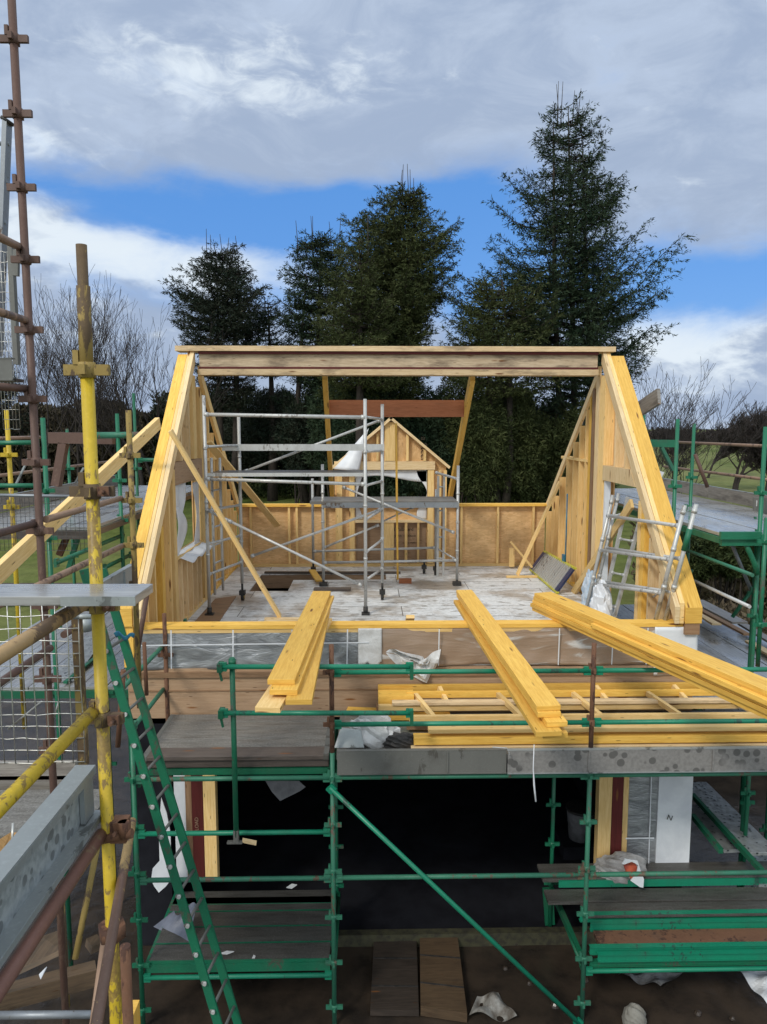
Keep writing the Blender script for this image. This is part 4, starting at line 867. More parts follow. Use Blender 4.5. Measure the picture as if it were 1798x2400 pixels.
mb.grid(wsh3, 10, 8, False); tag(mb.build('plastic_sheet', M_WHITE), 'clean white sheet on the ground at the bottom right corner', 'plastic sheet')
for k in range(12):
    x = rng.uniform(-1.2, 4.2); y = rng.uniform(6.9, 8.2)
    if -.6 < x < .6: continue
    r_ = rng.uniform(.02,.05); crumple('clod', (x,y,.03), r_, M_MUD, 'small clod of rubble in the mud under the scaffold', 'rubble', 100+k, (1,1,.8), 8, 6)['group'] = 'clods in the mud'

# ---- side decks (wet boards) left and right of the house
def side_deck(name, lab, x0, x1, y0, y1, z, nb, mat, cols, fascia, toe_x=None, toe_h=.2, grp=None, boardlab=''):
    sc = thing(name, lab, 'scaffold', ((x0+x1)/2, y0, 0))
    w = (x1-x0)/nb
    for k in range(nb):
        xa = x0+w*(k+.5); deckboard((xa,y0,z-.02-.003*(k%2)), (xa,y1,z-.02-.003*(k%2)), w-.012, .038, mat, '%s board from the house %s' % (ORD[k if abs(x0) < abs(x1) else nb-1-k], boardlab), grp, band=False)
    for (x, y, z0, z1, m) in cols: standard(sc, x, y, z0, z1, m, [z-.06, z+.44, z-1.0] if z1 > z+.5 else [z-.06, z-1.])
    mb = MB(); mb.bar((x0-.02,y0-.02,z-.09),(x1+.02,y0-.02,z-.09),.05,.09); part(mb, 'deck_bearer', fascia, sc)
    for xx in (x0-.01, x1+.01):
        mb = MB(); mb.bar((xx,y0,z-.08),(xx,y1,z-.08),.03,.07); part(mb, 'deck_bearer', fascia, sc)
    if toe_x is not None:
        n = 3; L = (y1-y0)/n
        for i in range(n):
            o = thing('toe_board', '%s brown toe board back from the near end %s' % (ORD[i], boardlab), 'toe board', (toe_x,y0+L*i,z), grp+', toe boards'); mb = MB(); mb.bar((toe_x,y0+L*i,z+toe_h/2+.004),(toe_x,y0+L*(i+1)-.01,z+toe_h/2+.004),.03,toe_h); part(mb, 'board', M_GREYW, o)
            mb = MB(); mb.bar((toe_x,y0+L*i,z+toe_h+.008),(toe_x,y0+L*(i+1)-.01,z+toe_h+.008),.034,.008); part(mb, 'cap', M_GALV, o)
    return sc
def sx(m, x, y, Y): return ay(m, x, y, Y).x
lz = 5.12
ls = side_deck('green_scaffold', 'green scaffold with wet decks left of the house, behind the near tubes', -4.75, -3.08, 8.15, 14.2, lz, 6, M_WET,
    [(sx('L1',480,700,7.7),7.7,0.05,ay('L1',480,365,7.7).z,M_GRN), (sx('L1',1280,700,9.2),9.2,.05,ay('L1',1280,320,9.2).z,M_GRN), (sx('L1',1455,400,12.),12.,.05,ay('L1',1445,100,12.).z,M_GRND), (-4.85,12.,.05,6.2,M_GRN)], M_DARKW, -4.78, .2, 'boards of the upper left side deck', 'on the left side deck')
for (a, b, m) in ((('L1',-200,640),('L1',410,632),M_GRN),(('L1',-200,1098),('L1',430,1098),M_GRN)): ledger(ls, ay(*a,7.66), ay(*b,7.66), m)
ledger(ls, ay('L1',1030,555,9.2), ay('L1',1600,550,9.2), M_GRNP, .04)
ledger(ls, ay('L1',1500,820,12.), ay('L1',1800,820,12.), M_GRND, .03)
for (a, b, X) in ((('L1',-100,590),('L1',430,575),-4.9),): ledger(ls, ax(*a,X), ax(*b,X), M_BRNL, TR, 'guard_rail', ends=False)
a = ax('L1',0,985,-4.9); b = ax('L1',1200,840,-4.9); zz = (a.z+b.z)/2; ledger(ls, (-4.9,6.8,zz), (-4.9,13.9,zz), M_BRNL, TR, 'guard_rail', ends=False)
for y1_, x1_ in ((1700,0),):
    pass
for (a, b, Y) in ((('L1',600,1930),('L1',1310,1620),-3.1),(('L1',480,1990),('L1',1310,1700),-3.15)):
    pass
ledger(ls, ax('L1',600,1935,-3.12), ax('L1',1330,1630,-3.12), M_GRN, TR, 'side_rail'); ledger(ls, ax('L1',1120,1990,-3.12), ax('L1',1420,1840,-3.12), M_GRN, TR, 'side_rail')
mb = MB(); mb.bar(ay('L1',870,1560,8.4), ay('L1',740,2010,8.4), .05,.05); part(mb, 'diagonal_brace', M_GRN, ls); mb = MB(); mb.bar(ay('L1',760,1560,8.4), ay('L1',640,1850,8.4), .04,.07); part(mb, 'diagonal_brace', M_RUST, ls)
# brown trestle top + strut seen above the deck
tb = thing('trestle', 'brown steel trestle beam on a slanting leg above the left deck', 'trestle', tuple(ay('L1',880,800,9.5)))
mb = MB(); mb.bar(ay('L1',540,580,9.5), ay('L1',1230,590,9.5), .12, .14); part(mb, 'beam', M_BRN, tb); mb = MB(); mb.bar(ay('L1',690,640,9.5), ay('L1',610,1100,9.5), .12, .10); part(mb, 'leg', M_BRN, tb)
for (a, b) in ((('L1',320,780),('L1',175,1080)),(('L1',905,905),('L1',815,1065))):
    mb = MB(); mb.bar(ay(*a,9.6), ay(*b,9.6), .035, .02); part(mb, 'strut', M_GALV, tb)
# upper-left mesh and tube
def mesh_panel(name, lab, corner, du, dv, nu, nv, r, mat=None, jit=.003, skip=()):
    mb = MB(); rr = random.Random(5); c = V(corner); du = V(du); dv = V(dv); nrm = du.cross(dv).normalized()
    for i in range(nu+1): mb.path([c+du*(i/nu)+dv*(k/4)+nrm*rr.uniform(-jit,jit)+du*rr.uniform(-jit,jit) for k in range(5)], r, 5)
    for j in range(nv+1): mb.path([c+dv*(j/nv)+du*(k/6)+nrm*(r*1.8+rr.uniform(-jit,jit))+dv*rr.uniform(-jit,jit) for k in range(7)], r, 5)
    return tag(mb.build(name, mat or M_WIRE), lab, 'mesh panel')
c = ay('L1',-30,1215,7.4); e = ay('L1',940,1215,7.4); d = ay('L1',-30,1490,7.4)
mesh_panel('mesh_panel', 'dark wire mesh guard standing before the wet left side deck', c, e-c, (0,0,-.55), 20, 8, .0022, simple('dark_wire', (.10,.10,.10), (.05,.05,.05), 9, .5, .3, 0))
mb = MB(); mb.tube(ay('L1',-200,1198,7.35), ay('L1',830,1215,7.35), .016); tag(mb.build('steel_tube', M_STEEL), 'thin grey tube along the top of the dark wire mesh guard', 'tube')
# lower left side deck
ls2 = side_deck('steel_walkway', 'wet lower walkway of boards left of the house behind the wire mesh', -5.6, -3.0, 9.05, 14.2, 2.96, 8, M_WET, [(-4.0,9.0,.05,2.8,M_GRND),(-3.3,9.0,.05,2.8,M_GRND)], M_GRND, None, .2, 'boards of the lower left side walkway', 'on the lower left walkway')
mb = MB(); a = az('R2',500,1690,2.975); b = az('R2',760,1330,2.975); mb.bar(a, b, .30, .02); tag(mb.build('perforated_plank', M_PERF), 'perforated steel plank on the lower left walkway by the yellow standard', 'plank')
mb = MB(); a = az('R2',520,1700,2.99); b = az('R2',800,1470,2.99); mb.bar(a, b, .05, .03); part(mb, 'edge_rail', M_GRN, ls2)
# fence beyond
mb = MB()
fo = thing('wooden_fence', 'low dark wooden fence beyond the left scaffold', 'fence', (-14,24,gz(-14,24)))
for k in range(5):
    mb = MB(); x0 = -18+k*2.4; mb.bar((x0,24,gz(-12,24)+.45),(x0+2.36,24,gz(-12,24)+.45),.04,.75); part(mb, 'panel', M_DARKW, fo)
# ---- right side deck
rz = 5.03
rs = side_deck('green_scaffold', 'green scaffold with a wet deck along the right side of the house', 3.98, 5.72, 8.1, 14.4, rz, 6, M_WET,
    [(sx('B4',770,800,9.3),9.3,ay('B4',750,1330,9.3).z-3.5,ay('B4',800,425,9.3).z,M_GRN),(sx('B4',930,800,11.),11.,.05,ay('B4',955,470,11.).z,M_GRN),(sx('B4',455,500,13.5),13.5,.05,ay('B4',455,385,13.5).z,M_GRN),(ay('B4',1620,900,8.3).x,8.3,.05,ay('B4',1645,500,8.3).z,M_GRN),(sx('G4',1085,900,7.9),7.9,ay('G4',1025,1600,7.9).z,ay('G4',1140,60,7.9).z,M_GRN),(sx('G4',1010,700,9.5),9.5,.5,5.0,M_GRND),(sx('G4',280,400,10.6),10.6,2.9,5.1,M_GRN)], M_GRN, 5.78, .2, 'boards of the right side deck', 'on the right side deck')
a = ax('B4',810,655,5.85); b = ax('B4',1600,683,5.85); zz = (a.z+b.z)/2; ledger(rs, (5.85,7.8,zz), (5.85,14.2,zz), M_BRNL, TR, 'guard_rail', 'light brown upper guard rail', False)
a = ax('B4',520,870,5.85); b = ax('B4',1590,1010,5.85); zz = (a.z+b.z)/2; ledger(rs, (5.85,7.8,zz), (5.85,14.4,zz), M_BRNL, TR, 'guard_rail', 'light brown lower guard rail', False)
mb = MB(); mb.bar(ay('B4',430,660,12.), ay('B4',770,665,12.), .08, .12); part(mb, 'bracket', M_GRN, rs); mb = MB(); mb.bar(ay('B4',625,700,12.), ay('B4',740,925,12.), .05, .09, (0,1,0)); part(mb, 'bracket', M_GRNP, rs)
mb = MB(); mb.bar(ay('B4',1200,1555,8.05), ay('B4',1600,1555,8.05), .05, .07); mb.bar(ay('B4',1200,1590,8.03), ay('B4',1657,1590,8.03), .03, .02); part(mb, 'bracket', M_GRN, rs)
mb = MB(); mb.path([ay('G4',900,290,8.1), ay('G4',960,420,8.1), ay('G4',1010,530,8.1), ay('G4',1040,650,8.1)], .032, 8); part(mb, 'bracket', M_GRN, rs)
for (p, q) in ((('G4',310,395),('G4',990,655)),(('G4',330,685),('G4',960,985))):
    a = ax(*p, 3.98); b = ax(*q, 3.98); zz = (a.z+b.z)/2; ledger(rs, (3.98,a.y,zz), (3.98,b.y,zz), M_GRNP if p[2] < 500 else M_ALU, .02, 'side_rail', None, False)
mb = MB(); mb.tube(ay('G4',755,285,9.6), ay('G4',975,810,9.6), .024); mb.tube(ay('G4',1010,890,9.5), ay('G4',1120,1180,9.5), .012); part(mb, 'diagonal_brace', M_STEEL, rs)
mb = MB(); mb.tube(ay('G4',965,830,9.5), ay('G4',780,1090,9.5), .025); part(mb, 'diagonal_brace', M_GRND, rs)
mb = MB(); mb.tube(ay('B4',955,770,10.9), ay('B4',1075,1090,10.9), .028); part(mb, 'diagonal_brace', M_BRN, rs)
mb = MB(); mb.prism([ay('B4',1525,1190,8.7), ay('B4',1525,1320,8.7), ay('B4',1700,1370,8.5), ay('B4',1700,1200,8.5)], (0,.02,0)); tag(mb.build('marked_plate', M_GALVD), 'grey metal plate with painted characters at the end of the right toe board', 'plate')
text('120', ay('B4',1595,1275,8.6), .10, (math.pi/2,0,0), M_WHITE2, 'painted_number', rs)
mb = MB(); P = [ay('B4',530,905,10.5), ay('B4',655,945,10.5), ay('B4',585,1085,10.5), ay('B4',500,1000,10.5)]; mb.prism(P, (0,.01,0)); tag(mb.build('hanging_wrap', M_WHITE), 'corner of white wrap sticking out behind the right gable', 'plastic sheet')
slab(ay('R6',845,490,11.6), ay('R6',1010,380,10.8), .05, .24, M_GREYW, 'scaffold_board', 'grey board sticking up and out behind the top of the right gable', 'scaffold board', None, (0,.3,1))
# lower right: roof-like deck with planks
rs2 = side_deck('steel_walkway', 'dark lower walkway right of the house carrying loose planks', 3.98, 6.4, 8.3, 13.5, 2.9, 6, M_WET, [(5.9,8.2,.05,2.7,M_GRN),(sx('B3',1510,500,8.2),8.2,1.0,2.8,M_GRN)], M_GRND, None, .2, 'boards of the lower right walkway', 'on the lower right walkway')
gp_ = 'loose planks on the lower right walkway'
for k, (a, b, w, m, lab) in enumerate(((az('G4',410,920,3.1),az('G4',860,1150,3.1),.26,M_GREYW,'widest pale grey plank on the lower right walkway'),(az('G4',440,1010,3.2),az('G4',930,1270,3.2),.10,M_BRNW,'long brown plank across the pile on the lower right walkway'),(az('G4',455,1060,3.06),az('G4',620,1165,3.06),.16,M_PALE,'short pale plank low in the right-hand pile'),(az('G4',880,1160,3.0),az('G4',1250,1380,3.0),.14,M_GREYW,'curved grey board at the far edge of the right-hand pile'),(az('G4',950,1340,2.95),az('G4',1250,1520,2.95),.12,M_PALE,'pale plank nearest the right edge of the picture'))):
    board(a, b, w, .035, m, lab, gp_, 'loose_plank', 'plank')
# chequer steel ramp boards low on the right
for k, (p, q, w, lab) in enumerate(((('B3',1140,260),('B3',1640,760),.34,'upper perforated steel board in the lower right bay'),(('B3',1130,420),('B3',1440,740),.30,'middle perforated steel board in the lower right bay'))):
    a = az(*p, 1.35 if k == 0 else 1.2); b = az(*q, 1.35 if k == 0 else 1.2); board(a, b, w, .04, M_PERF, lab, 'perforated steel boards', 'steel_board', 'steel board')
for (p, q) in ((('B3',1130,345),('B3',1620,880)),(('B3',1130,490),('B3',1330,740))):
    a = az(*p, 1.42); b = az(*q, 1.42); mb = MB(); mb.bar(a, b, .05, .06); part(mb, 'side_rail', M_GRND, rs2)
standard(rs2, sx('B3',1640,800,8.6), 8.6, .05, 2.8, M_GRND, (2.2,1.2))
a = az('B3',1600,900,.9); mb = MB(); mb.bar(az('B3',1600,760,.95), az('B3',1700,1000,.95), .3, .03); tag(mb.build('steel_board', M_PERF), 'perforated steel board at the right edge, lower end', 'steel board', 'perforated steel boards')

# ================================================================== ALUMINIUM TOWERS
def tower(name, lab, parts_, base):
    t = thing(name, lab, 'tower scaffold', base)
    return t
tw = tower('tower_scaffold', 'tall aluminium tower scaffold on wheels in the left of the room', None, (-1.2,10.9,ZF))
AF, AR = 10.5, 11.4
def at_(m, x, y, Y): return ay(m, x, y, Y)
def vpost(t, m, x, ytop, Y, zbase, r=.0254, mat=M_ALU, xo=None):
    a = ay(m, x, ytop, Y); mb = MB(); mb.tube((a.x,Y,zbase),(a.x,Y,a.z),r); 
    for k in (.25,.5,.75): zz = zbase+(a.z-zbase)*k; mb.tube((a.x,Y,zz),(a.x,Y,zz+.03),r+.006)
    part(mb, 'post', mat, t); return a
pFL = vpost(tw,'R4',545,450,AF,3.62); pFR = vpost(tw,'R5',516,182,AF,3.55); pRL = vpost(tw,'R4',796,590,AR,3.78); pRR = vpost(tw,'R5',650,222,AR,3.78)
def castor(t, x, y, z, wheel=True, mat=M_BLACK):
    mb = MB(); mb.tube((x,y,z+.28),(x,y,z+.16),.018); mb.box((x-.045,y-.05,z+.10),(x+.045,y+.05,z+.17)); c = part(mb, 'castor', mat, t)
    mb = MB(); mb.tube((x-.022,y+.03,z+.075),(x+.022,y+.03,z+.075),.073,n=20); part(mb, 'wheel', mat, c)
    mb = MB(); mb.tube((x+.023,y+.03,z+.075),(x+.027,y+.03,z+.075),.045,n=16); part(mb, 'hub', M_YPT, c)
castor(tw, pRL.x, AR, ZF+.0); castor(tw, pRR.x, AR, ZF+.0)
for p in (pFL, pFR):
    mb = MB(); mb.tube((p.x,AF,3.62),(p.x,AF,3.502),.035); mb.box((p.x-.06,AF-.06,3.502),(p.x+.06,AF+.06,3.53)); part(mb, 'foot', M_BLACK, tw)
def at_tube(t, a, b, r=.019, nm='tube', m=M_ALU):
    mb = MB(); mb.tube(a, b, r); a = V(a); b = V(b); d = (b-a).normalized(); mb.tube(a, a+d*.06, r+.008); mb.tube(b-d*.06, b, r+.008); return part(mb, nm, m, t)
def xat(pa, pb, z):  return None
def hz(v_m, x, y, Y): return ay(v_m, x, y, Y).z
at_tube(tw, (pFL.x,AF,hz('R4',700,588,AF)), (pFR.x,AF,hz('R5',300,325,AF)), .026, 'guard_rail')
at_tube(tw, (pFL.x,AF,hz('R4',700,1052,AF)), (pFR.x,AF,hz('R5',300,845,AF)), .024, 'guard_rail')
zd = hz('R4',700,1040,AF)+.03
mb = MB(); mb.box((pFL.x+.02,AF+.03,zd),(pFR.x-.02,AR-.1,zd+.025)); part(mb, 'deck', simple('deck_ply', (.10,.085,.07), (.05,.045,.04), 4, .35), tw)
mb = MB(); mb.box((pFL.x+.02,AF+.005,zd-.02),(pFR.x-.02,AF+.027,zd+.03)); part(mb, 'deck_edge', M_ALU, tw)
z3 = hz('R4',900,825,AR); mb = MB(); mb.bar((pRL.x-.25,AR-.05,z3),(pRR.x+.03,AR-.05,z3),.03,.10); part(mb, 'side_beam', M_ALU, tw)
at_tube(tw, (pFL.x,AF,hz('R4',560,820,AF)), (pRL.x,AR,hz('R4',700,812,AR)), .019, 'rung')
at_tube(tw, ay('R4',720,1350,AF-.04), ay('R5',492,1632,AF-.04), .02, 'diagonal_brace'); at_tube(tw, ay('R4',560,1270,AF-.02), ay('R4',720,1352,AF-.04), .02, 'diagonal_brace')
at_tube(tw, ay('R4',885,1610,AR), ay('R5',640,1040,AR), .02, 'diagonal_brace'); at_tube(tw, ay('R4',840,1000,AR+.05), ay('R5',640,345,AR+.05), .02, 'diagonal_brace')
for yl, yr in ((600,None),(1280,1240),(1520,1460),(1740,1650)):
    if yr: at_tube(tw, (pFL.x,AF,hz('R4',560,yl,AF)), (pRL.x,AR,hz('R4',780,yr,AR)), .019, 'rung')
for y1_, y2_ in ((322,340),(590,585),(855,820),(1120,1040),(1375,1275),(1590,1500)):
    at_tube(tw, (pFR.x,AF,hz('R5',540,y1_,AF)), (pRR.x,AR,hz('R5',640,y2_,AR)), .019, 'rung')
# built-in ladder of the left end frame
l1 = ay('R4',600,900,AF+.25); l2 = ay('R4',661,900,AF+.55)
for p in (l1, l2): mb = MB(); mb.tube((p.x,p.y,3.75),(p.x,p.y,p.z),.02); part(mb, 'ladder_stile', M_ALU, tw)
for k in range(6): zz = 3.95+k*.27; mb = MB(); mb.tube((l1.x,l1.y,zz),(l2.x,l2.y,zz),.014); part(mb, 'ladder_rung', M_ALU, tw)
# low tower
tl = tower('tower_scaffold', 'low aluminium tower with a grey platform behind the tall wheeled tower', None, (.4,12.8,ZF))
BF, BR = 12.5, 13.35
q1 = vpost(tl,'R5',185,690,BF,3.6); q2 = vpost(tl,'R5',1240,700,BF,3.6)
q3x = ay('R5',108,900,BR).x; q4x = ay('R5',1066,1300,BR).x
for x, zt_ in ((q3x,5.3),(q4x,5.1)): mb = MB(); mb.tube((x,BR,3.78),(x,BR,zt_),.024); part(mb, 'post', M_ALU, tl); castor(tl, x, BR, ZF)
castor(tl, ay('R5',975,1500,13.5).x, 13.5, ZF)
zp = hz('R5',700,985,BF)
mb = MB(); mb.box((q3x+.02,BF-.03,zp-.03),(q2.x,BR,zp+.02)); part(mb, 'deck', simple('grey_deck', (.20,.19,.17), (.13,.12,.11), 5, .5), tl)
mb = MB(); mb.box((q1.x,BF-.055,zp-.09),(q2.x,BF-.032,zp+.0)); part(mb, 'deck_edge', M_STEEL, tl)
at_tube(tl, (q1.x,BF,hz('R5',500,1452,BF)), (q2.x,BF,hz('R5',1000,1437,BF)), .022, 'brace'); at_tube(tl, (q3x,BR,hz('R5',500,1365,BR)), (q4x,BR,hz('R5',1000,1338,BR)), .022, 'brace')
at_tube(tl, ay('R5',340,865,BF-.06), ay('R5',1210,1222,BF-.06), .02, 'diagonal_brace'); at_tube(tl, ay('R5',190,1340,BF+.3), ay('R5',625,1160,BF+.3), .02, 'diagonal_brace')
at_tube(tl, ay('R5',640,1140,BF+.3), ay('R5',900,1020,BF+.3), .015, 'diagonal_brace'); at_tube(tl, (q2.x,BF,hz('R5',1240,805,BF)), ay('R5',1070,755,BR), .022, 'rung')
at_tube(tl, ay('R5',1070,1340,BR), ay('R5',1205,1420,BF), .015, 'rung')
x_ = ay('R5',1100,1000,BR-.1); mb = MB(); 

for xx in (1085,1130): mb = MB(); p = ay('R5',xx,780,BR-.1); mb.box((p.x-.02,BR-.12,3.52),(p.x+.02,BR-.09,p.z)); part(mb, 'ladder_stile', M_ALU, tl)
for yy in (865,1050,1255,1420): mb = MB(); a = ay('R5',1085,yy,BR-.1); b = ay('R5',1130,yy,BR-.1); mb.tube(a, b, .014); part(mb, 'ladder_rung', M_ALU, tl)
for p in (q1, q2):
    mb = MB(); mb.tube((p.x,BF,3.6),(p.x,BF,3.502),.02); mb.box((p.x-.07,BF-.07,3.50),(p.x+.07,BF+.07,3.56)); part(mb, 'foot', M_BLACK, tl)
# frames and ladder leaning on the right gable
def endframe(pts, rungs, lab, name='tower_end_section', cat='tower section', r=.025):
    o = thing(name, lab, cat, tuple(pts[0]), 'aluminium frames leaning on the right gable'); (a0, a1), (b0, b1) = (pts[0], pts[1]), (pts[2], pts[3])
    for a, b in ((a0,a1),(b0,b1)):
        mb = MB(); mb.tube(a, b, r); d = V(b)-V(a)
        for k in (.3,.62,.93): mb.tube(V(a)+d*k, V(a)+d*(k+.03), r+.006)
        part(mb, 'stile', M_ALU, o)
    for k in rungs: at_tube(o, V(a0).lerp(V(a1), k), V(b0).lerp(V(b1), k), .022, 'rung')
    return o
a0 = ay('G5',545,1400,10.25); a1 = ay('G5',815,250,10.1); b0 = ay('G5',1222,1490,8.36); b1 = ay('G5',1512,350,8.20)
fr1 = endframe((a0,a1,b0,b1), (.26,.545,.83), 'front aluminium end frame leaning on the right gable')
at_tube(fr1, V(b0).lerp(V(b1),.83), ay('G5',1360,545,9.1), .014, 'strut'); at_tube(fr1, V(b0).lerp(V(b1),.30), ay('G5',1160,1280,9.3), .014, 'strut'); at_tube(fr1, V(a0).lerp(V(a1),.83), ay('G5',905,440,9.9), .014, 'strut')
sh = V((.07,.10,.02))
fr2 = endframe((a0+V((.10,.06,0)),a1+V((.10,.06,.02)),b0+V((.10,-.03,0)),b1+V((.11,-.05,.02))), (.27,.55), 'rear aluminium end frame leaning behind the front one, with a green-painted sleeve')
mb = MB(); p = V(b0+V((.10,-.03,0))).lerp(V(b1+V((.11,-.05,.02))), .62); p2 = V(b0+V((.10,-.03,0))).lerp(V(b1+V((.11,-.05,.02))), .80); mb.tube(p, p2, .032); part(mb, 'sleeve', M_GRN, fr2)
lo = thing('aluminium_ladder', 'short aluminium ladder section leaning between the end frames', 'ladder', tuple(ay('G5',730,1400,9.9)))
la0, la1, lb0, lb1 = ay('G5',705,1400,10.0), ay('G5',960,268,9.9), ay('G5',830,1430,9.7), ay('G5',1128,295,9.6)
for a, b in ((la0,la1),(lb0,lb1)): mb = MB(); mb.bar(a, b, .03, .075, (0,1,0)); part(mb, 'stile', M_ALU, lo)
for k in (.08,.36,.65,.95): at_tube(lo, la0.lerp(la1, k), lb0.lerp(lb1, k), .014, 'rung')
# ladder lying on edge
ly = thing('fibreglass_ladder', 'ladder with yellow rails and navy end caps lying on its side by the right wall', 'ladder', (3.2,12.8,ZF))
A0, A1, B0, B1 = V((3.10,13.75,3.53)), V((3.10,11.75,3.53)), V((3.38,13.85,3.86)), V((3.38,11.75,3.93))
M_YG = simple('yellow_rail', (.55,.52,.05), (.40,.37,.04), 6, .5)
for a, b in ((A0,A1),(B0,B1)): mb = MB(); mb.bar(a, b, .05, .03); part(mb, 'rail', M_YG, ly)
for k in range(15):
    t_ = .10+.80*k/14; mb = MB(); mb.bar(A0.lerp(A1,t_), B0.lerp(B1,t_), .055, .02, (0,1,0)); part(mb, 'rung', M_ALU, ly)
for t_ in (.03,.955): mb = MB(); mb.bar(A0.lerp(A1,t_), B0.lerp(B1,t_), .03, .16, (0,1,0)); part(mb, 'end_cap', M_NAVY, ly)
mb = MB(); p = ax('G5',345,860,3.40); mb.box((3.37,p.y-.07,p.z-.1),(3.41,p.y+.07,p.z+.06)); mb.tube((3.39,p.y-.1,p.z-.1),(3.39,p.y-.1,5.1),.012); tag(mb.build('blue_strap', M_BLUE), 'blue-green strap hanging on the right gable studs', 'strap')
p = ax('G5',850,1040,3.35); crumple('plastic_bag', (3.25,9.95,3.58), .22, M_WHITE, 'white plastic bag behind the leaning ladder in the doorway', 'bag', 21, (.5,.9,1.6), amp=.7)
crumple('plastic_bag', (3.25,10.5,3.6), .16, simple('bluewhite_bag', (.35,.48,.60), (.55,.58,.62), 9, .4), 'blue and white bag behind the leaning ladder', 'bag', 22, (.5,.8,2.0), amp=.7)

# ================================================================== NEAR TUBE SCAFFOLD ON THE LEFT
ns = thing('tube_scaffold', 'near scaffold of rusty brown and yellow painted tubes at the left edge', 'scaffold', (-1.6, 4.0, 0))
pa = ay('R1',245,1150,4.8)
zz_ = [ay('B8',60,225,4.8).z, ay('B8',85,655,4.8).z, ay('B8',110,1080,4.8).z, ay('B8',130,1495,4.8).z, ay('B8',155,1900,4.8).z, ay('R1',270,1480,4.8).z, ay('R1',280,1985,4.8).z, ay('R2',310,490,4.8).z]
zz_ += [zz_[-1]-.5*k for k in (1,2,3,4)]
standard(ns, pa.x, 4.8, .05, 9.2, M_BRN, zz_, 'tall rusty brown standard')
pb = ay('R2',745,350,2.95)
zc = [ay('R1',680,1250,2.95).z, ay('R2',735,175,2.95).z, ay('R2',780,1085,2.95).z, ay('R2',860,1985,2.95).z, ay('L3',900,560,2.95).z, ay('L3',930,1430,2.95).z]
ob_ = standard(ns, pb.x, 2.95, zc[0]-.0, ay('R1',620,250,2.95).z, M_YOLD, (), 'worn upper end of the yellow standard', .021)
mb = MB(); mb.tube((pb.x,2.95,zc[0]-.02),(pb.x,2.95,ay('R1',640,580,2.95).z),.0262); part(mb, 'sleeve', M_YOLD, ob_)
standard(ns, pb.x, 2.95, .05, zc[0], M_YPT, zc[:2]+zc[2:4], 'yellow painted standard', .026, M_YOLD)
mb = MB(); z5 = zc[5]; mb.tube((pb.x,2.95,z5-.03),(pb.x,2.95,z5+.03),.058, n=6); part(mb, 'ring_collar', M_RUST, ns)
mb = MB(); mb.box((pb.x+.02,2.92,zc[4]-.06),(pb.x+.085,2.99,zc[4]+.03)); mb.tube((pb.x-.04,2.93,zc[4]-.05),(pb.x+.11,2.93,zc[4]-.02),.02); mb.tube((pb.x+.075,2.93,zc[4]-.035),(pb.x+.075,2.93,zc[4]+.03),.024); mb.tube((pb.x+.05,2.90,zc[4]+.0),(pb.x+.05,2.86,zc[4]+.0),.009,n=6); part(mb, 'coupler', M_RUST, ns)
for z in zc[1:4]:
    mb = MB(); mb.tube((pb.x,2.95,z-.025),(pb.x,2.95,z+.03),.031); mb.box((pb.x+.03,2.92,z-.018),(pb.x+.075,2.97,z+.02)); mb.tube((pb.x+.055,2.92,z),(pb.x+.055,2.88,z),.008,n=6); part(mb, 'coupler', M_RUST, ns)
p = ay('R1',60,1700,7.9); standard(ns, p.x, 7.9, 2.9, ay('R1',45,1570,7.9).z, M_YPT, (ay('R1',80,1925,7.9).z, ay('R2',110,300,7.9).z), 'small far yellow standard')
p = ay('R1',1035,1850,6.3); standard(ns, p.x, 6.3, 3.75, ay('R1',1015,1570,6.3).z, M_YOLD, (ay('R1',1035,1930,6.3).z, ay('R2',1060,248,6.3).z, ay('R2',1095,605,6.3).z, ay('R2',1120,960,6.3).z), 'slim yellow and brown standard beside the gable')
px_ = p.x
def tline(m, a, b, X, mat, r=TR, nm='ledger', lab=None, y0=None, y1=None, fit=True):
    A = ax(*a, X); B = ax(*b, X)
    if fit: z = (A.z+B.z)/2; A.z = B.z = z
    if y0 is not None: A.y = y0
    if y1 is not None: B.y = y1
    mb = MB(); mb.tube(A, B, r); return part(mb, nm, mat, ns, lab)
xa_ = pa.x
tline(0, ('L1',120,1580), ('L1',400,1495), xa_-.03, M_BRN, y0=3.2, y1=4.78); tline(0, ('L1',470,1475), ('L1',1420,1200), xa_+.03, M_BRNL, y0=4.83, y1=6.3, lab='pale brown ledger')
tline(0, ('L1',520,2120), ('L1',1460,1690), xa_+.03, M_BRNL, y0=4.0, y1=6.28, lab='pale brown lower ledger')
tline(0, ('L2',60,900), ('L2',800,390), pb.x-.03, M_TANT, .0255, y0=1.6, y1=2.92, lab='flaked tan tube')
tline(0, ('L2',330,2180), ('L2',1080,1460), pb.x-.03, M_YPT, .0255, y0=1.5, y1=2.92, lab='yellow painted ledger')
tline(0, ('L3',150,1780), ('L3',840,560), pb.x-.02, M_REDT, .0265, y0=1.3, y1=2.93, lab='reddish brown ledger')
tline(0, ('L2',0,1210), ('L2',450,880), xa_+.05, M_BRN, y0=3.0, y1=4.75); tline(0, ('L2',560,770), ('L2',870,560), xa_+.1, M_BRN, y0=4.85, y1=6.4)
mb = MB(); mb.tube(ay('L3',1105,515,3.35), ay('L3',800,2260,2.25), .0205); part(mb, 'raking_tube', M_FLK, ns, 'brown raking tube flaked with yellow')
mb = MB(); mb.tube(ay('L3',870,1500,4.4), ay('L3',770,2260,3.9), TR*.8); part(mb, 'raking_tube', M_BRNL, ns)
mb = MB(); mb.tube(ay('L3',832,640,5.6), ay('L3',630,1665,5.3), TR); part(mb, 'raking_tube', M_YOLD, ns)
mb = MB(); mb.tube(ay('L3',515,1150,6.3), ay('L3',565,2065,6.3), TR); part(mb, 'standard', M_YOLD, ns)
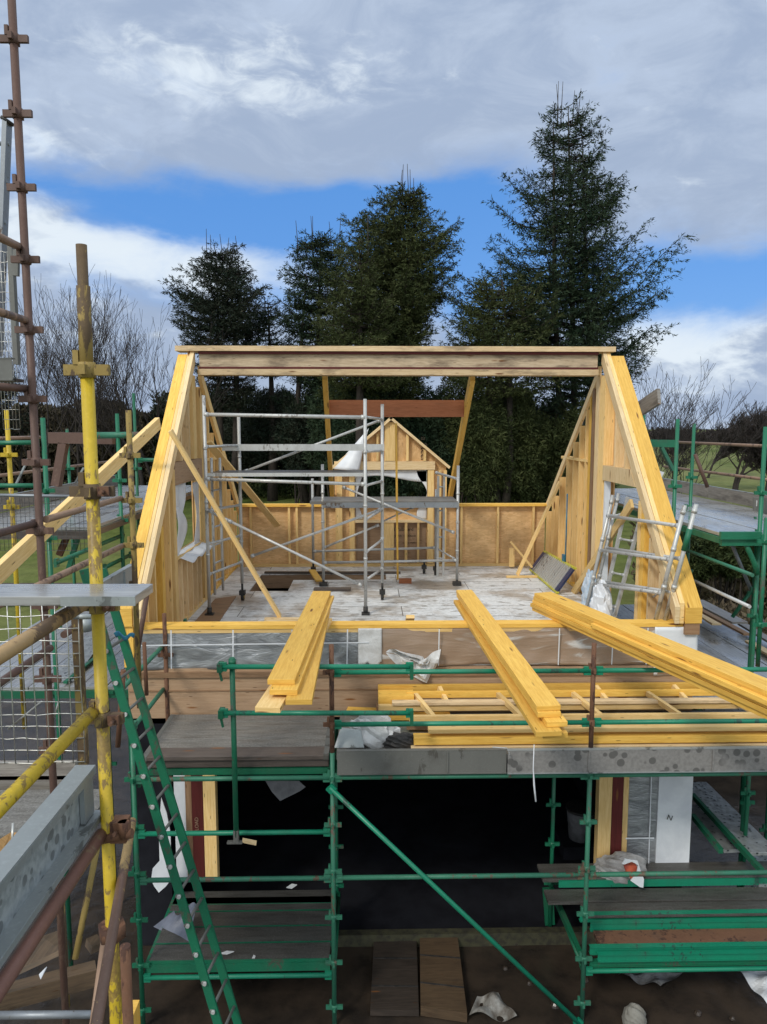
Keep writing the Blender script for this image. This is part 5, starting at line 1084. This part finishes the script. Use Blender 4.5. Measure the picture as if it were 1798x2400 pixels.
mb = MB(); mb.tube(ay('L3',-100,2140,4.3), ay('L3',780,2132,4.3), TR); part(mb, 'ledger', M_STEEL, ns, 'blue-grey steel ledger near the bottom edge')
mb = MB(); p = ay('L3',990,1900,3.1); mb.tube((p.x+.02,3.15,0.05),(p.x+.02,3.15,ay('L3',985,1560,3.15).z),TR); part(mb, 'standard', M_RUST, ns)
mb = MB(); mb.tube(ay('R2',1180,950,7.0), ay('R2',1075,1590,7.0), TR); part(mb, 'raking_tube', M_BRN, ns); mb = MB(); mb.tube(ay('R2',1150,1000,7.0), ay('R2',1130,930,6.95), .04); part(mb, 'coupler', M_RUST, ns)
mb = MB(); mb.tube(ay('R2',985,1600,6.5), ay('R2',940,2212,6.5), TR); part(mb, 'standard', M_RUST, ns); mb = MB(); mb.tube(ay('R2',1150,1380,7.2), ay('R2',1170,1800,7.2), .02); part(mb, 'standard', M_RUST, ns)
# tubes and toe board reaching in from the left, high up
for (p, q, Y0, Y1, m) in ((('B8',-60,1340),('B8',108,1420),4.1,4.8,M_BRNL),(('B8',-60,1780),('B8',150,1845),4.1,4.8,M_BRNL),(('R1',-60,1378),('R1',245,1400),4.5,4.85,M_BRN)):
    mb = MB(); mb.tube(ay(*p,Y0), ay(*q,Y1), TR); part(mb, 'ledger', m, ns)
o = thing('ladder', 'tall grey steel ladder at the far top left edge', 'ladder', tuple(ay('B8',10,1340,5.2)))
mb = MB(); mb.bar(ay('B8',-10,2050,5.2), ay('B8',42,700,5.2), .03, .08, (0,1,0)); part(mb, 'stile', M_STEEL, o); mb = MB(); mb.tube(ay('B8',38,705,5.2), ay('B8',46,690,5.2), .045); part(mb, 'end_cap', M_BLACK, o)
for y in (828,1052,1283): a = ay('B8',38-(y-828)*.04,y,5.2); mb = MB(); mb.tube(a+V((.02,0,0)), a+V((-.35,0,-.0)), .014); part(mb, 'rung', M_STEEL, o)
mb = MB(); mb.bar(ay('B8',62,1400,5.0), ay('B8',100,2100,5.0), .03, .045, (0,1,0)); mb.bar(ay('B8',95,1440,4.9), ay('B8',92,1590,4.9), .035, .03, (0,1,0)); part(mb, 'guard_post', M_GALVD, ns)
c = ay('B8',-40,1450,5.0); mesh_panel('mesh_panel', 'small wire mesh guard hanging at the top left edge', c, ay('B8',60,1450,5.0)-c, (0,0,-1.15), 5, 18, .0018)
toe(ax('R1',0,1330,pa.x-.12)+V((-.9,0,0)), V((pa.x-.04,ax('R1',0,1330,pa.x-.12).y,ax('R1',0,1330,pa.x-.12).z)), .13, M_GALVD, 'dull steel toe board high at the left edge behind the brown standard')
mb = MB(); a = ay('R1',-100,1330,4.75); b = ay('R1',165,1333,4.75); mb.bar(a, b, .10, .02); tag(mb.build('scaffold_board', M_DARKW, bevel=.002), 'dark board edge-on below the high steel toe board at the left', 'scaffold board')
# plank resting on the flaked tan tube
c1 = az('L2',1320,268,5.60); c2 = az('L2',1505,130,5.60); ym = (c1.y+c2.y)/2; w = c2.y-c1.y
pk = thing('scaffold_board', 'wet grey scaffold plank reaching in from the left in front of the yellow standard', 'scaffold board', (c1.x-.5, ym, 5.57)); mb = MB(); mb.bar((c1.x-2.2,ym+.03,5.583),(c1.x+.045,ym,5.583),w,.034); part(mb, 'board', M_WET, pk, bevel=.002)
mb = MB(); mb.bar((c1.x-.22,c1.y-.001,5.583),(c1.x+.047,c1.y-.001,5.583),.004,.034); part(mb, 'end_band', M_GALV, pk)
# galvanised toe board low in front
B_ = ax('L3',815,50,pb.x-.06); C_ = ax('L3',830,430,pb.x-.06)
o = thing('toe_board', 'large galvanised toe board slanting up from the lower left corner to the yellow standard', 'toe board', tuple(C_), 'steel toe boards')
h_ = B_.z-C_.z; X_ = pb.x-.06; ye = B_.y
mb = MB(); mb.bar((X_-.035,1.2,C_.z+h_/2),(X_-.035,ye,C_.z+h_/2),.004,h_); part(mb, 'web', M_SPOTG, o)
mb = MB(); mb.bar((X_-.05,1.2,B_.z),(X_-.05,ye,B_.z),.085,.006); mb.bar((X_-.008,1.2,B_.z-.018),(X_-.008,ye,B_.z-.018),.004,.03); mb.bar((X_+.0,1.2,C_.z),(X_+.0,ye,C_.z),.07,.006); mb.bar((X_+.035,1.2,C_.z+.012),(X_+.035,ye,C_.z+.012),.004,.026); part(mb, 'lip', M_GALV, o)
for y in (1.75, ye-.08): mb = MB(); mb.bar((X_-.02,y,C_.z+.01),(X_-.02,y,B_.z-.01),.03 if y < 2 else .10,.02,(1,0,0)); part(mb, 'bracket', M_GALV, o)
# post of the mesh guard and the guard itself
p0 = ay('L2',830,480,3.25); p1 = ay('L2',905,2080,3.25)
mb = MB(); mb.bar((p0.x,3.25,p1.z),(p0.x,3.25,p0.z),.028,.04,(1,0,0)); part(mb, 'guard_post', M_YOLD, ns, 'pale upright of the mesh guard')
mb = MB(); mb.tube(ay('L2',780,485,3.2), ay('L2',990,485,3.2), .012); part(mb, 'hook', M_GALV, ns); mb = MB(); mb.tube(ay('L2',920,500,3.5), ay('L2',935,640,3.5), .03); part(mb, 'hook', M_GALV, ns)
c = ay('L2',-180,345,3.22); e = ay('L2',835,345,3.22); bt = ay('L2',-180,2070,3.22)
mesh_panel('mesh_panel', 'large square wire mesh guard below the wet plank at the left', c, e-c, (0,0,bt.z-c.z), 8, 13, .0024, jit=.006)
for (a, b) in ((('L2',90,1700),('L2',450,1400)),(('L2',590,1570),('L2',630,1415))):
    mb = MB(); mb.tube(ay(*a,3.3), ay(*b,3.3), .004); part(mb, 'wire_tie', M_WIRE, ns)
# boarded walkway piece low left, with plywood and rubble
zw = ay('L3',300,460,5.0).z
slab((-3.8,4.95,zw+.03),(-1.92,4.95,zw+.03),.62,.05,M_GRIT,'walkway_board','broad dirty board under the mesh guard at the left, strewn with grit','board')
slab((-3.8,4.62,zw-.02),(-1.93,4.62,zw-.02),.05,.12,M_GALVD,'walkway_edge','dark steel edge below the dirty board at the left','board edge')
for k, v_ in enumerate((40, 150)):
    z = ay('L3',200,v_+50,5.4).z; slab((-3.7,5.4,z),(ay('L3',640,60,5.4).x,5.4,z),.04,.14,M_GREYW,'toe_board','%s grey toe board behind the foot of the mesh guard' % ('upper' if k == 0 else 'lower'),'toe board','low toe boards')
P = [ay('L3',-40,720,3.6), ay('L3',90,640,3.75), ay('L3',250,640,3.8), ay('L3',0,950,3.5), ay('L3',-60,980,3.4)]
mb = MB(); mb.prism(P, (0,.0,.02)); tag(mb.build('plywood_sheet', M_BRNW2), 'orange plywood corner with a nail behind the big toe board at the left', 'plywood'); mb = MB(); mb.tube(ay('L3',102,720,3.55), ay('L3',108,530,3.6), .006); tag(mb.build('nail', M_WIRE), 'long nail standing up from the orange plywood corner', 'nail')
zj = 2.2
P = [ay('L3',160,1800,5.2), ay('L3',500,1640,5.3), ay('L3',500,1470,5.7), ay('L3',330,1530,5.6), ay('L3',250,1600,5.5)]
mb = MB(); mb.prism(P, (0,.03,.03)); tag(mb.build('plywood_sheet', M_SHADEW), 'shade-darkened plywood sheet lying below the near scaffold', 'plywood')
mb = MB(); mb.bar(ay('L3',-40,2010,5.0), ay('L3',800,1790,5.3), .12, .14); tag(mb.build('timber_beam', M_SHADEW), 'grey-brown beam lying below the near scaffold above the bottom tube', 'beam')
P = [ay('L3',710,1560,6.0), ay('L3',800,1520,6.1), ay('L3',845,1590,6.0), ay('L3',760,1630,5.9)]; mb = MB(); mb.prism(P, (0,.04,.04)); tag(mb.build('offcut', M_SHADEW), 'small square offcut in the dark below the near scaffold', 'offcut')
P = [ay('L3',325,1800,4.6), ay('L3',385,1740,4.65), ay('L3',388,1748,4.65), ay('L3',340,1840,4.55)]; mb = MB(); mb.prism(P, (0,.01,.0)); tag(mb.build('paper_scrap', M_WHITE), 'white paper scrap below the big galvanised toe board', 'litter')
mb = MB(); p = ay('L3',1050,2170,3.4); mb.box((p.x-.02,3.4,p.z-.2),(p.x+.04,3.5,p.z+.02)); tag(mb.build('offcut', M_YEL), 'yellow wood end at the bottom edge beside the rusty post', 'offcut')
toe(V((-2.12,5.75,4.79)), V((-2.12,6.6,4.79)), .19, M_GALV, 'grey toe board end above the green ladder by the slim standard')
# long loose timber leaning up toward the gable
a = ay('L1',-60,2090,4.9); b = ay('R1',1262,1672,7.9)
mb = MB(); mb.bar(a, b, .05, .125); tag(mb.build('loose_timber', M_PINE, bevel=.004), 'long pale timber propped diagonally across the left scaffold', 'timber')
# green ladder
gl = thing('green_ladder', 'long green ladder leaning down in front of the left end of the green scaffold', 'ladder', tuple(ay('R3',1480,1933,6.0)))
Yl, Yr = 5.75, 6.1
l0, l1_ = ay('R2',860,1440,Yl), ay('R3',1412,1933,Yl); r0, r1 = ay('R2',815,790,Yr), ay('R3',1541,1933,Yr)
def ext(a, b, k): return a+(b-a)*k
lA, lB = ext(l1_, l0, 1.20), ext(l0, l1_, 1.35); rA, rB = ext(r1, r0, 1.0), ext(r0, r1, 1.25)
for a, b in ((lA,lB),(rA,rB)): mb = MB(); mb.bar(a, b, .028, .072, (1,0,0)); part(mb, 'stile', M_GRN, gl, bevel=.004)
for yv in range(-3, 14):
    zr = ay('R3',855,122,Yl).z-.262*yv
    def onl(a, b, z): return a.lerp(b, (z-a.z)/(b.z-a.z))
    if zr > rA.z: continue
    mb = MB(); p = onl(lA, lB, zr) if zr < lA.z else None
    if p is None: continue
    q = onl(rA, rB, zr); mb.tube(p-V((.02,.03,0)), q+V((.02,.0,0)), .013); part(mb, 'rung', M_GALVD, gl)
    mb = MB(); mb.tube(p-V((.0,.040,0)), p-V((.0,.018,0)), .017, n=10); part(mb, 'rung_end', M_ALU, gl)
mb = MB()
def rag(u, v): a = ay('L2',1260,640,6.0).lerp(ay('L2',1480,665,5.9), u); b = ay('L2',1290,690,6.0).lerp(ay('L2',1470,705,5.9), u); p = a.lerp(b, v); p.z += .02*math.sin(u*9); p.y -= .05; return p
mb.grid(rag, 10, 4); o = tag(mb.build('blue_tie', M_BLUE), 'blue rag tied round the green ladder', 'rag'); sd = o.modifiers.new('s','SOLIDIFY'); sd.thickness = .012

# ================================================================== TREES
def wob(s): return rng.uniform(-s, s)
def conifer(name, lab, prof, Y, mat, vbase, dens=1.0, trunks=1, leaders=3, seed=1, spray=.20, droop=.25, grp='spruce trees behind the house', gaps=0.):
    r = np.random.default_rng(seed); pts = []
    for (v, uL, uR) in prof: a = ay('S',uL,v,Y); b = ay('S',uR,v,Y); pts.append((a.z, a.x, b.x))
    pts.sort(); zs = [p[0] for p in pts]; xl = [p[1] for p in pts]; xr = [p[2] for p in pts]
    ztop = zs[-1]; zlow = zs[0]; xc_top = (xl[-1]+xr[-1])/2; gzz = gz(xc_top, Y)
    xc_base = float(np.interp(zlow+(ztop-zlow)*.3, zs, [(a+b)/2 for a, b in zip(xl, xr)]))
    t = thing(name, lab, 'tree', (xc_base, Y, gzz-.05), grp)
    tr = MB(); tops = []
    for k in range(trunks):
        ox = (k-(trunks-1)/2)*.9; zt = ztop-(.6+r.random()*1.6)*(k != trunks//2)
        xs_ = [xc_base+ox*.3, xc_base+ox, (xc_base+xc_top)/2+ox, xc_top+ox*.8]
        tr.path([(xs_[i]+r.uniform(-.1,.1), Y+r.uniform(-.2,.2), gzz-.2+(zt-gzz+.2)*f) for i, f in enumerate((0,.25,.6,1.0))], [.32/ (trunks**.4),.25/(trunks**.4),.14,.02], 7)
        tops.append((xs_, zt))
    for k in range(leaders):
        x0 = xc_top+r.uniform(-.5,.5)*(xr[-1]-xl[-1]); h = r.uniform(.5,1.3); tr.path([(x0,Y,ztop-1.0),(x0+r.uniform(-.05,.05),Y,ztop-.2),(x0+r.uniform(-.15,.15),Y,ztop+h)], [.035,.022,.012], 4)
    segs = []   # (start, end) of foliage-bearing twigs
    z = zlow; H_ = ztop-zlow
    while z < ztop-.1:
        a = np.interp(z, zs, xl); b = np.interp(z, zs, xr); tk = r.integers(trunks); xs_, zt = tops[tk]
        f = (z-gzz)/(zt-gzz); xc = float(np.interp(f, (0,.25,.6,1.0), xs_)); 
        nb = max(4, int(r.integers(6,10)*dens*(0.6+.6*(b-a)/6)))
        for k in range(nb):
            th = r.uniform(0, 2*math.pi); c_, s_ = math.cos(th), math.sin(th)
            Rm = (b-xc) if c_ > 0 else (xc-a); Rm = max(.25, Rm); Rd = (b-a)/2
            L = r.uniform(.5,1.06); 
            if r.random() < .10: L *= 1.14
            ex, ey = c_*Rm*L, s_*Rd*L
            Lh = math.hypot(ex, ey); st = V((xc, Y, z)); up = r.uniform(-.05,.30)*(1 if z > zlow+.4*H_ else .4)
            P = [st]
            for q in (.35,.7,1.0):
                dz = Lh*(up*q-droop*q*(1-q)*1.3+ .22*q**3); P.append(V((xc+ex*q, Y+ey*q, z+dz)))
            tr.path(P, [.05*(1-.6*f)+.012,.03,.018,.007], 4, False)
            for q in np.arange(.16, 1.0, max(.05,.34/max(Lh,.3))):
                i = min(2, int(q*3)); 
                bp = P[0].lerp(P[1], q/.35) if q < .35 else (P[1].lerp(P[2], (q-.35)/.35) if q < .7 else P[2].lerp(P[3], (q-.7)/.3))
                for sgn in (-1, 1):
                    l2 = (.25+.50*(1-q*.6)*Lh*.42)*r.uniform(.6,1.2); an = math.atan2(ey, ex)+sgn*r.uniform(.5,1.2)
                    ep = bp+V((math.cos(an)*l2, math.sin(an)*l2, r.uniform(-.30,.18)*l2)); segs.append((bp, ep))
            segs.append((P[2], P[3]))
        z += r.uniform(.13,.28)*(1+gaps)
    part(tr, 'trunk', M_BARK, t)
    A = np.array([s_[0] for s_ in segs]); B = np.array([s_[1] for s_ in segs]); Ls = np.linalg.norm(B-A, axis=1)
    n = np.maximum(5, (Ls/.028*dens).astype(int)); idx = np.repeat(np.arange(len(A)), n); tt = r.random(len(idx))
    base = A[idx]+(B-A)[idx]*tt[:,None]+r.normal(0,.035,(len(idx),3))
    d = (B-A)[idx]/np.maximum(Ls[idx],.01)[:,None]; rnd_ = r.normal(0,1,(len(idx),3)); rnd_[:,2] -= .10
    dirv = d*.9+rnd_*.55; dirv /= np.linalg.norm(dirv, axis=1)[:,None]
    side = np.cross(dirv, r.normal(0,1,(len(idx),3))); side /= np.maximum(np.linalg.norm(side, axis=1),1e-3)[:,None]
    ln = r.uniform(.5,1.15,len(idx))*spray; wd = ln*r.uniform(.07,.13,len(idx))
    v0 = base; v1 = base+dirv*(ln*.45)[:,None]+side*wd[:,None]; v2 = base+dirv*ln[:,None]; v3 = base+dirv*(ln*.45)[:,None]-side*wd[:,None]
    leafmesh('crown', np.stack([v0,v1,v2,v3],1), mat, t)
    return t
def leafmesh(name, quads, mat, parent):
    n = len(quads); co = quads.reshape(-1,3).astype(np.float32)
    if parent is not None: co = co-np.array(parent.location, dtype=np.float32)
    me = bpy.data.meshes.new(name); me.vertices.add(n*4); me.vertices.foreach_set('co', co.ravel())
    me.loops.add(n*4); me.loops.foreach_set('vertex_index', np.arange(n*4, dtype=np.int32))
    me.polygons.add(n); me.polygons.foreach_set('loop_start', np.arange(0, n*4, 4, dtype=np.int32)); me.polygons.foreach_set('loop_total', np.full(n, 4, dtype=np.int32))
    me.materials.append(mat); me.update(); me.validate()
    o = bpy.data.objects.new(name, me); COL.objects.link(o)
    if parent is not None: o.parent = parent
    return o
def pr(m, rows): 
    a, b, s = MAPS[m]; return [(b+y/s, a+xl/s, a+xr/s) for y, xl, xr in rows]
YT = 40.
conifer('spruce_tree', 'tallest dark spruce, behind the right gable, with several thin leaders', pr('B7',[(170,640,810),(260,560,850),(400,520,905),(600,445,985),(800,385,1060),(930,250,1030),(1100,260,1080),(1200,240,1180),(1300,180,1330),(1450,200,1340),(1600,260,1290),(1800,350,1200),(2050,420,1050)]), YT, M_SPR, 1165, .74, 3, 6, 3, .25, .3, gaps=.12)
conifer('spruce_tree', 'broad dense olive-green spruce in the middle behind the ridge beam', pr('B6',[(200,1190,1330),(290,1060,1370),(400,1005,1420),(500,955,1490),(600,910,1520),(750,850,1490),(900,800,1380),(1100,820,1380),(1350,840,1330)]), YT-2, M_SPR2, 1165, 1.2, 2, 5, 4, .22, .15)
conifer('spruce_tree', 'dark pointed spruce left of the broad middle one, with bare leaders', pr('B6',[(430,720,950),(500,690,960),(560,645,950),(700,615,960),(850,610,980),(1000,610,960),(1300,650,900)]), YT+1, M_SPR, 1165, 1.1, 3, 5, 5, .22, .2)
conifer('spruce_tree', 'dark twin-topped spruce above the left end of the ridge beam', pr('B6',[(500,260,460),(560,240,480),(650,180,520),(780,95,585),(880,100,610),(960,140,600),(1080,200,560),(1250,230,480)]), YT, M_SPR3, 1165, 1.15, 2, 5, 6, .22, .1)
conifer('spruce_tree', 'olive-green conifer standing in front of the broad middle spruce, on its left', pr('B6',[(440,990,1060),(540,930,1100),(640,890,1160),(760,840,1210),(900,800,1260),(1150,800,1260)]), 35, M_SPR2, 1165, 1.0, 1, 1, 15, .2, .2)
conifer('spruce_tree', 'low spreading green conifer between the middle spruce and the tallest one', pr('B7',[(1215,160,420),(1300,60,560),(1450,-40,660),(1600,-60,740),(1900,-60,700)]), YT-3, M_SPR2, 1165, .85, 2, 1, 8, .22, .2)
conifer('spruce_tree', 'small dark conifer filling the gap right of the left twin-topped spruce', pr('B6',[(730,530,610),(800,470,700),(900,450,720),(1100,460,720)]), YT+2, M_SPR, 1165, .7, 1, 1, 9, .2, .2)
conifer('spruce_tree', 'dark conifer at the far left edge behind the mesh and the brown standard', [(862,-30,20),(900,-60,40),(960,-120,60),(1010,-160,70),(1060,-160,60)], 44, M_SPR3, 1165, .8, 1, 0, 10, .22, .2)
# dark evergreen shrubs seen through the frame
def shrub(name, lab, P, mat, n, seed, sp=.16, grp=None, cat='shrub', kind=None, parent=True, twigs=True):
    r = np.random.default_rng(seed); cx = sum(p[0] for p in P)/len(P); cy = sum(p[1] for p in P)/len(P)
    t = thing(name, lab, cat, (cx, cy, gz(cx, cy)-.05), grp)
    vols = np.array([p[3]*p[4]*p[5] for p in P]); ch = r.choice(len(P), n, p=vols/vols.sum()); C_ = np.array([p[:3] for p in P])[ch]; Rr = np.array([p[3:] for p in P])[ch]
    d = r.normal(0,1,(n,3)); d /= np.linalg.norm(d,axis=1)[:,None]; rad = r.random(n)**.35
    lump = 1+.18*np.sin(d[:,0]*5+ch)*np.cos(d[:,2]*6+ch*2)+.10*np.sin(d[:,0]*13+d[:,2]*11)
    base = C_+d*Rr*(rad*lump)[:,None]
    dirv = d*.5+r.normal(0,.8,(n,3)); dirv /= np.linalg.norm(dirv,axis=1)[:,None]; side = np.cross(dirv, r.normal(0,1,(n,3))); side /= np.maximum(np.linalg.norm(side,axis=1),1e-3)[:,None]
    ln = r.uniform(.6,1.6,n)*sp; wd = ln*r.uniform(.06,.13,n)
    leafmesh('crown', np.stack([base, base+dirv*(ln*.5)[:,None]+side*wd[:,None], base+dirv*ln[:,None], base+dirv*(ln*.5)[:,None]-side*wd[:,None]],1), mat, t)
    if twigs:
        mb = MB()
        for p in P:
            for k in range(7):
                e = V((p[0]+r.uniform(-.7,.7)*p[3], p[1]+r.uniform(-.5,.5)*p[4], p[2]+p[5]*r.uniform(.2,.95))); s = V((p[0]+r.uniform(-.2,.2)*p[3], p[1], gz(p[0],p[1])-.1)); m_ = s.lerp(e,.55)+V((r.uniform(-.2,.2),0,.1)); mb.path([s,m_,e],[.06,.03,.008],4,False)
        part(mb, 'trunk', M_BARK, t)
    return t
def sp_(u, v, Y, ru, rv, ry=1.6): p = ay('S',u,v,Y); k = Y/FPX; return (p.x, Y, p.z, ru*k, ry, rv*k)
shrub('evergreen_shrub', 'dark evergreen shrubs massed behind the rear wall, right of the dormer', [sp_(1130,1050,37,70,130),sp_(1200,1060,38,90,140),sp_(1290,1080,39,90,120),sp_(1380,1070,38,80,120),sp_(1080,990,38,60,110)], M_SPR2, 120000, 31, .2)
shrub('evergreen_shrub', 'dark shrubs filling the space behind the dormer gable', [sp_(930,980,38,90,110),sp_(860,1010,37,80,130),sp_(1000,1040,38,90,120),sp_(780,1010,39,60,110),sp_(900,1100,37,120,70)], M_SPR, 110000, 32, .2)
shrub('evergreen_shrub', 'dark shrubs between the tree trunks seen through the tower scaffold', [sp_(560,1050,44,60,60),sp_(640,1010,43,70,90),sp_(700,1020,41,50,100),sp_(500,1060,45,50,50),sp_(610,960,46,90,50)], M_SPR3, 60000, 33, .2)
# bare broadleaf trees
def bare_tree(name, lab, u, vtop, Y, vbase=None, spread=.32, seed=1, grp='bare trees left of the house', lean=0., depth=6, r0=.13, stems=1, dz=0., hor=False, kids=(2,4)):
    r = random.Random(seed); p = ay('S',u,vtop,Y); x = p.x; z0 = gz(x, Y)-.1; Ht = p.z-z0
    t = thing(name, lab, 'tree', (x, Y, z0), grp); mt = MB(); mc = MB()
    def grow(s, d, L, rad, lv):
        pts = [s]; n = 4 if lv < 3 else 3; dd = d.copy(); rs = [rad]
        for i in range(n):
            dd = (dd+V((r.uniform(-.16,.16)+lean*.10, r.uniform(-.16,.16), .07 if not hor else .0))).normalized(); pts.append(pts[-1]+dd*L/n); rs.append(rad*(1-.5*(i+1)/n))
        (mt if lv <= 1 else mc).path(pts, [max(q, .009) for q in rs], 6 if lv < 2 else (4 if lv < 3 else 3), False)
        if lv >= depth: return
        for k in range(r.randint(*kids)+(lv < 3)):
            i = r.randint(1, n) if lv else r.randint(2, n); b = pts[i]; an = r.uniform(0, 6.28); tilt = r.uniform(.3,.85)*(spread/.32)
            ax_ = V((math.cos(an), math.sin(an), 0)); nd = (dd*math.cos(tilt)+ax_*math.sin(tilt)+V((lean*.35,0,.10))).normalized()
            grow(b, nd, L*r.uniform(.48,.80), rs[i]*.66, lv+1)
        grow(pts[-1], dd, L*.7, rs[-1]*.85, lv+1)
    for s in range(stems):
        grow(V((x+r.uniform(-.25,.25)*(stems > 1), Y, z0)), V((r.uniform(-.22,.22)*(stems > 1)+lean*.15, r.uniform(-.1,.1), 1)).normalized(), Ht*(.42 if depth == 5 else .33), r0*r.uniform(.7,1), 0)
    # scale to the height the photograph shows
    zmax = max(v[2] for v in mc.v); k = Ht/(zmax-z0)
    for m_ in (mt, mc): m_.v = [(x+(a-x)*k, Y+(b-Y)*k, z0+(c-z0)*k) for a, b, c in m_.v]
    part(mt, 'trunk', M_TWIG, t); part(mc, 'crown', M_TWIG, t); return t
bl = [(60,640,38),(100,655,42),(150,640,37),(205,668,41),(248,668,36),(285,690,43),(318,640,38),(352,690,40),(405,735,37),(30,700,45),(185,720,46)]
pos_ = ['farthest left, seen past the brown standard','just right of the brown standard','left of the worn yellow standard','right behind the worn yellow standard','second to the right of the worn yellow standard','low and thin between the two tall ones right of the yellow standard','tallest of those left of the house frame','beside the tallest one, toward the house','touching the left gable in view','behind the high steel ladder','faint, furthest back behind the yellow standard']
for k, (u, v, Y) in enumerate(bl):
    bare_tree('bare_tree', 'leafless upright tree, '+pos_[k], u, v, Y, seed=40+k, spread=.30, stems=1+k % 2, r0=.17, depth=5, kids=(1,2))
bare_tree('bare_tree', 'twiggy leafless tree at the right foot of the tallest spruce', 1600, 860, 33, seed=71, spread=.4, grp='bare trees right of the house', depth=5, stems=2, r0=.08, kids=(1,2))
bare_tree('bare_tree', 'tangled leafless tree behind the right gable board', 1540, 830, 34, seed=75, spread=.4, grp='bare trees right of the house', depth=5, stems=2, r0=.07, kids=(1,2))
bare_tree('bare_tree', 'windswept leafless tree leaning right on the horizon', 1668, 943, 60, seed=72, spread=.34, grp='bare trees right of the house', lean=1.0, depth=6, r0=.12)
bare_tree('bare_tree', 'leafless hawthorn near the right edge of the picture', 1735, 940, 48, seed=73, spread=.45, grp='bare trees right of the house', lean=.35, depth=6, stems=2, r0=.16)
bare_tree('bare_tree', 'leafless tree cut by the right edge of the picture', 1800, 935, 40, seed=74, spread=.4, grp='bare trees right of the house', depth=6, stems=2, r0=.14)
bare_tree('bare_tree', 'small leafless bush tree by the right scaffold post', 1590, 965, 50, seed=76, spread=.45, grp='bare trees right of the house', depth=5, stems=2, r0=.12)
# brush and hedges (nobody could count the twigs)
def brush(name, x0, x1, y, yd, h, n, mat, seed, sp=.3, kind='stuff', jag=.35):
    r = np.random.default_rng(seed); X = r.uniform(x0, x1, n); Yv = y+r.uniform(-yd, yd, n); hh = h*(1+jag*np.sin(X*.9+seed)*np.cos(X*.37)+.25*jag*np.sin(X*3.1))
    Zv = np.array([gz(a, b) for a, b in zip(X, Yv)])+hh*r.random(n)**.8; base = np.stack([X,Yv,Zv],1)
    dirv = r.normal(0,.6,(n,3)); dirv[:,2] = np.abs(dirv[:,2])+.3; dirv /= np.linalg.norm(dirv,axis=1)[:,None]; side = np.cross(dirv, r.normal(0,1,(n,3))); side /= np.linalg.norm(side,axis=1)[:,None]
    ln = r.uniform(.5,1.4,n)*sp; wd = ln*r.uniform(.08,.3,n)
    o = leafmesh(name, np.stack([base, base+dirv*(ln*.5)[:,None]+side*wd[:,None], base+dirv*ln[:,None], base+dirv*(ln*.5)[:,None]-side*wd[:,None]],1), mat, None)
    o['label'] = {31:'dark brushy hedge behind the bare trees on the left',32:'brown far hedge along the horizon on the right',33:'dry bramble bank below the right scaffold',34:'dark wood edge behind the spruces',35:'low scrub at the foot of the trees',36:'brambles beside the right scaffold'}.get(seed, 'hedge'); o['category'] = 'hedge'; o['kind'] = 'stuff'; return o
brush('hedge', -36, -9, 52, 2.5, 5.3, 60000, M_BRAMD, 31, .45, jag=.12)
brush('hedge', 20, 150, 150, 4, 2.3, 26000, M_TWIG, 32, .9, jag=.3)
brush('bramble_bank', 9.5, 22, 24, 2.2, 2.6, 30000, M_BRAMB, 33, .26)
brush('hedge', -14, 13, 50, 2.5, 5.8, 60000, M_SPR3, 34, .4, jag=.2)
brush('scrub', -12, 14, 44, 1.5, 1.0, 16000, M_SHRUB, 35, .22, jag=.5)
brush('bramble_bank', 6.8, 11, 15.5, 1.6, 1.7, 22000, M_BRAMB, 36, .2)
for k, (u, v, Y, ru, rv) in enumerate(((1625,1300,20,55,60),(1700,1290,21,45,60),(1770,1310,19,45,55))):
    p = ay('S',u,v,Y); shrub('ivy_shrub', '%s ivy-clad shrub under the right scaffold deck' % ('left-hand','middle','right-hand')[k], [sp_(u,v,Y,ru,rv,.7)], M_SHRUB, 20000, 60+k, .12, 'ivy-clad shrubs under the right deck')
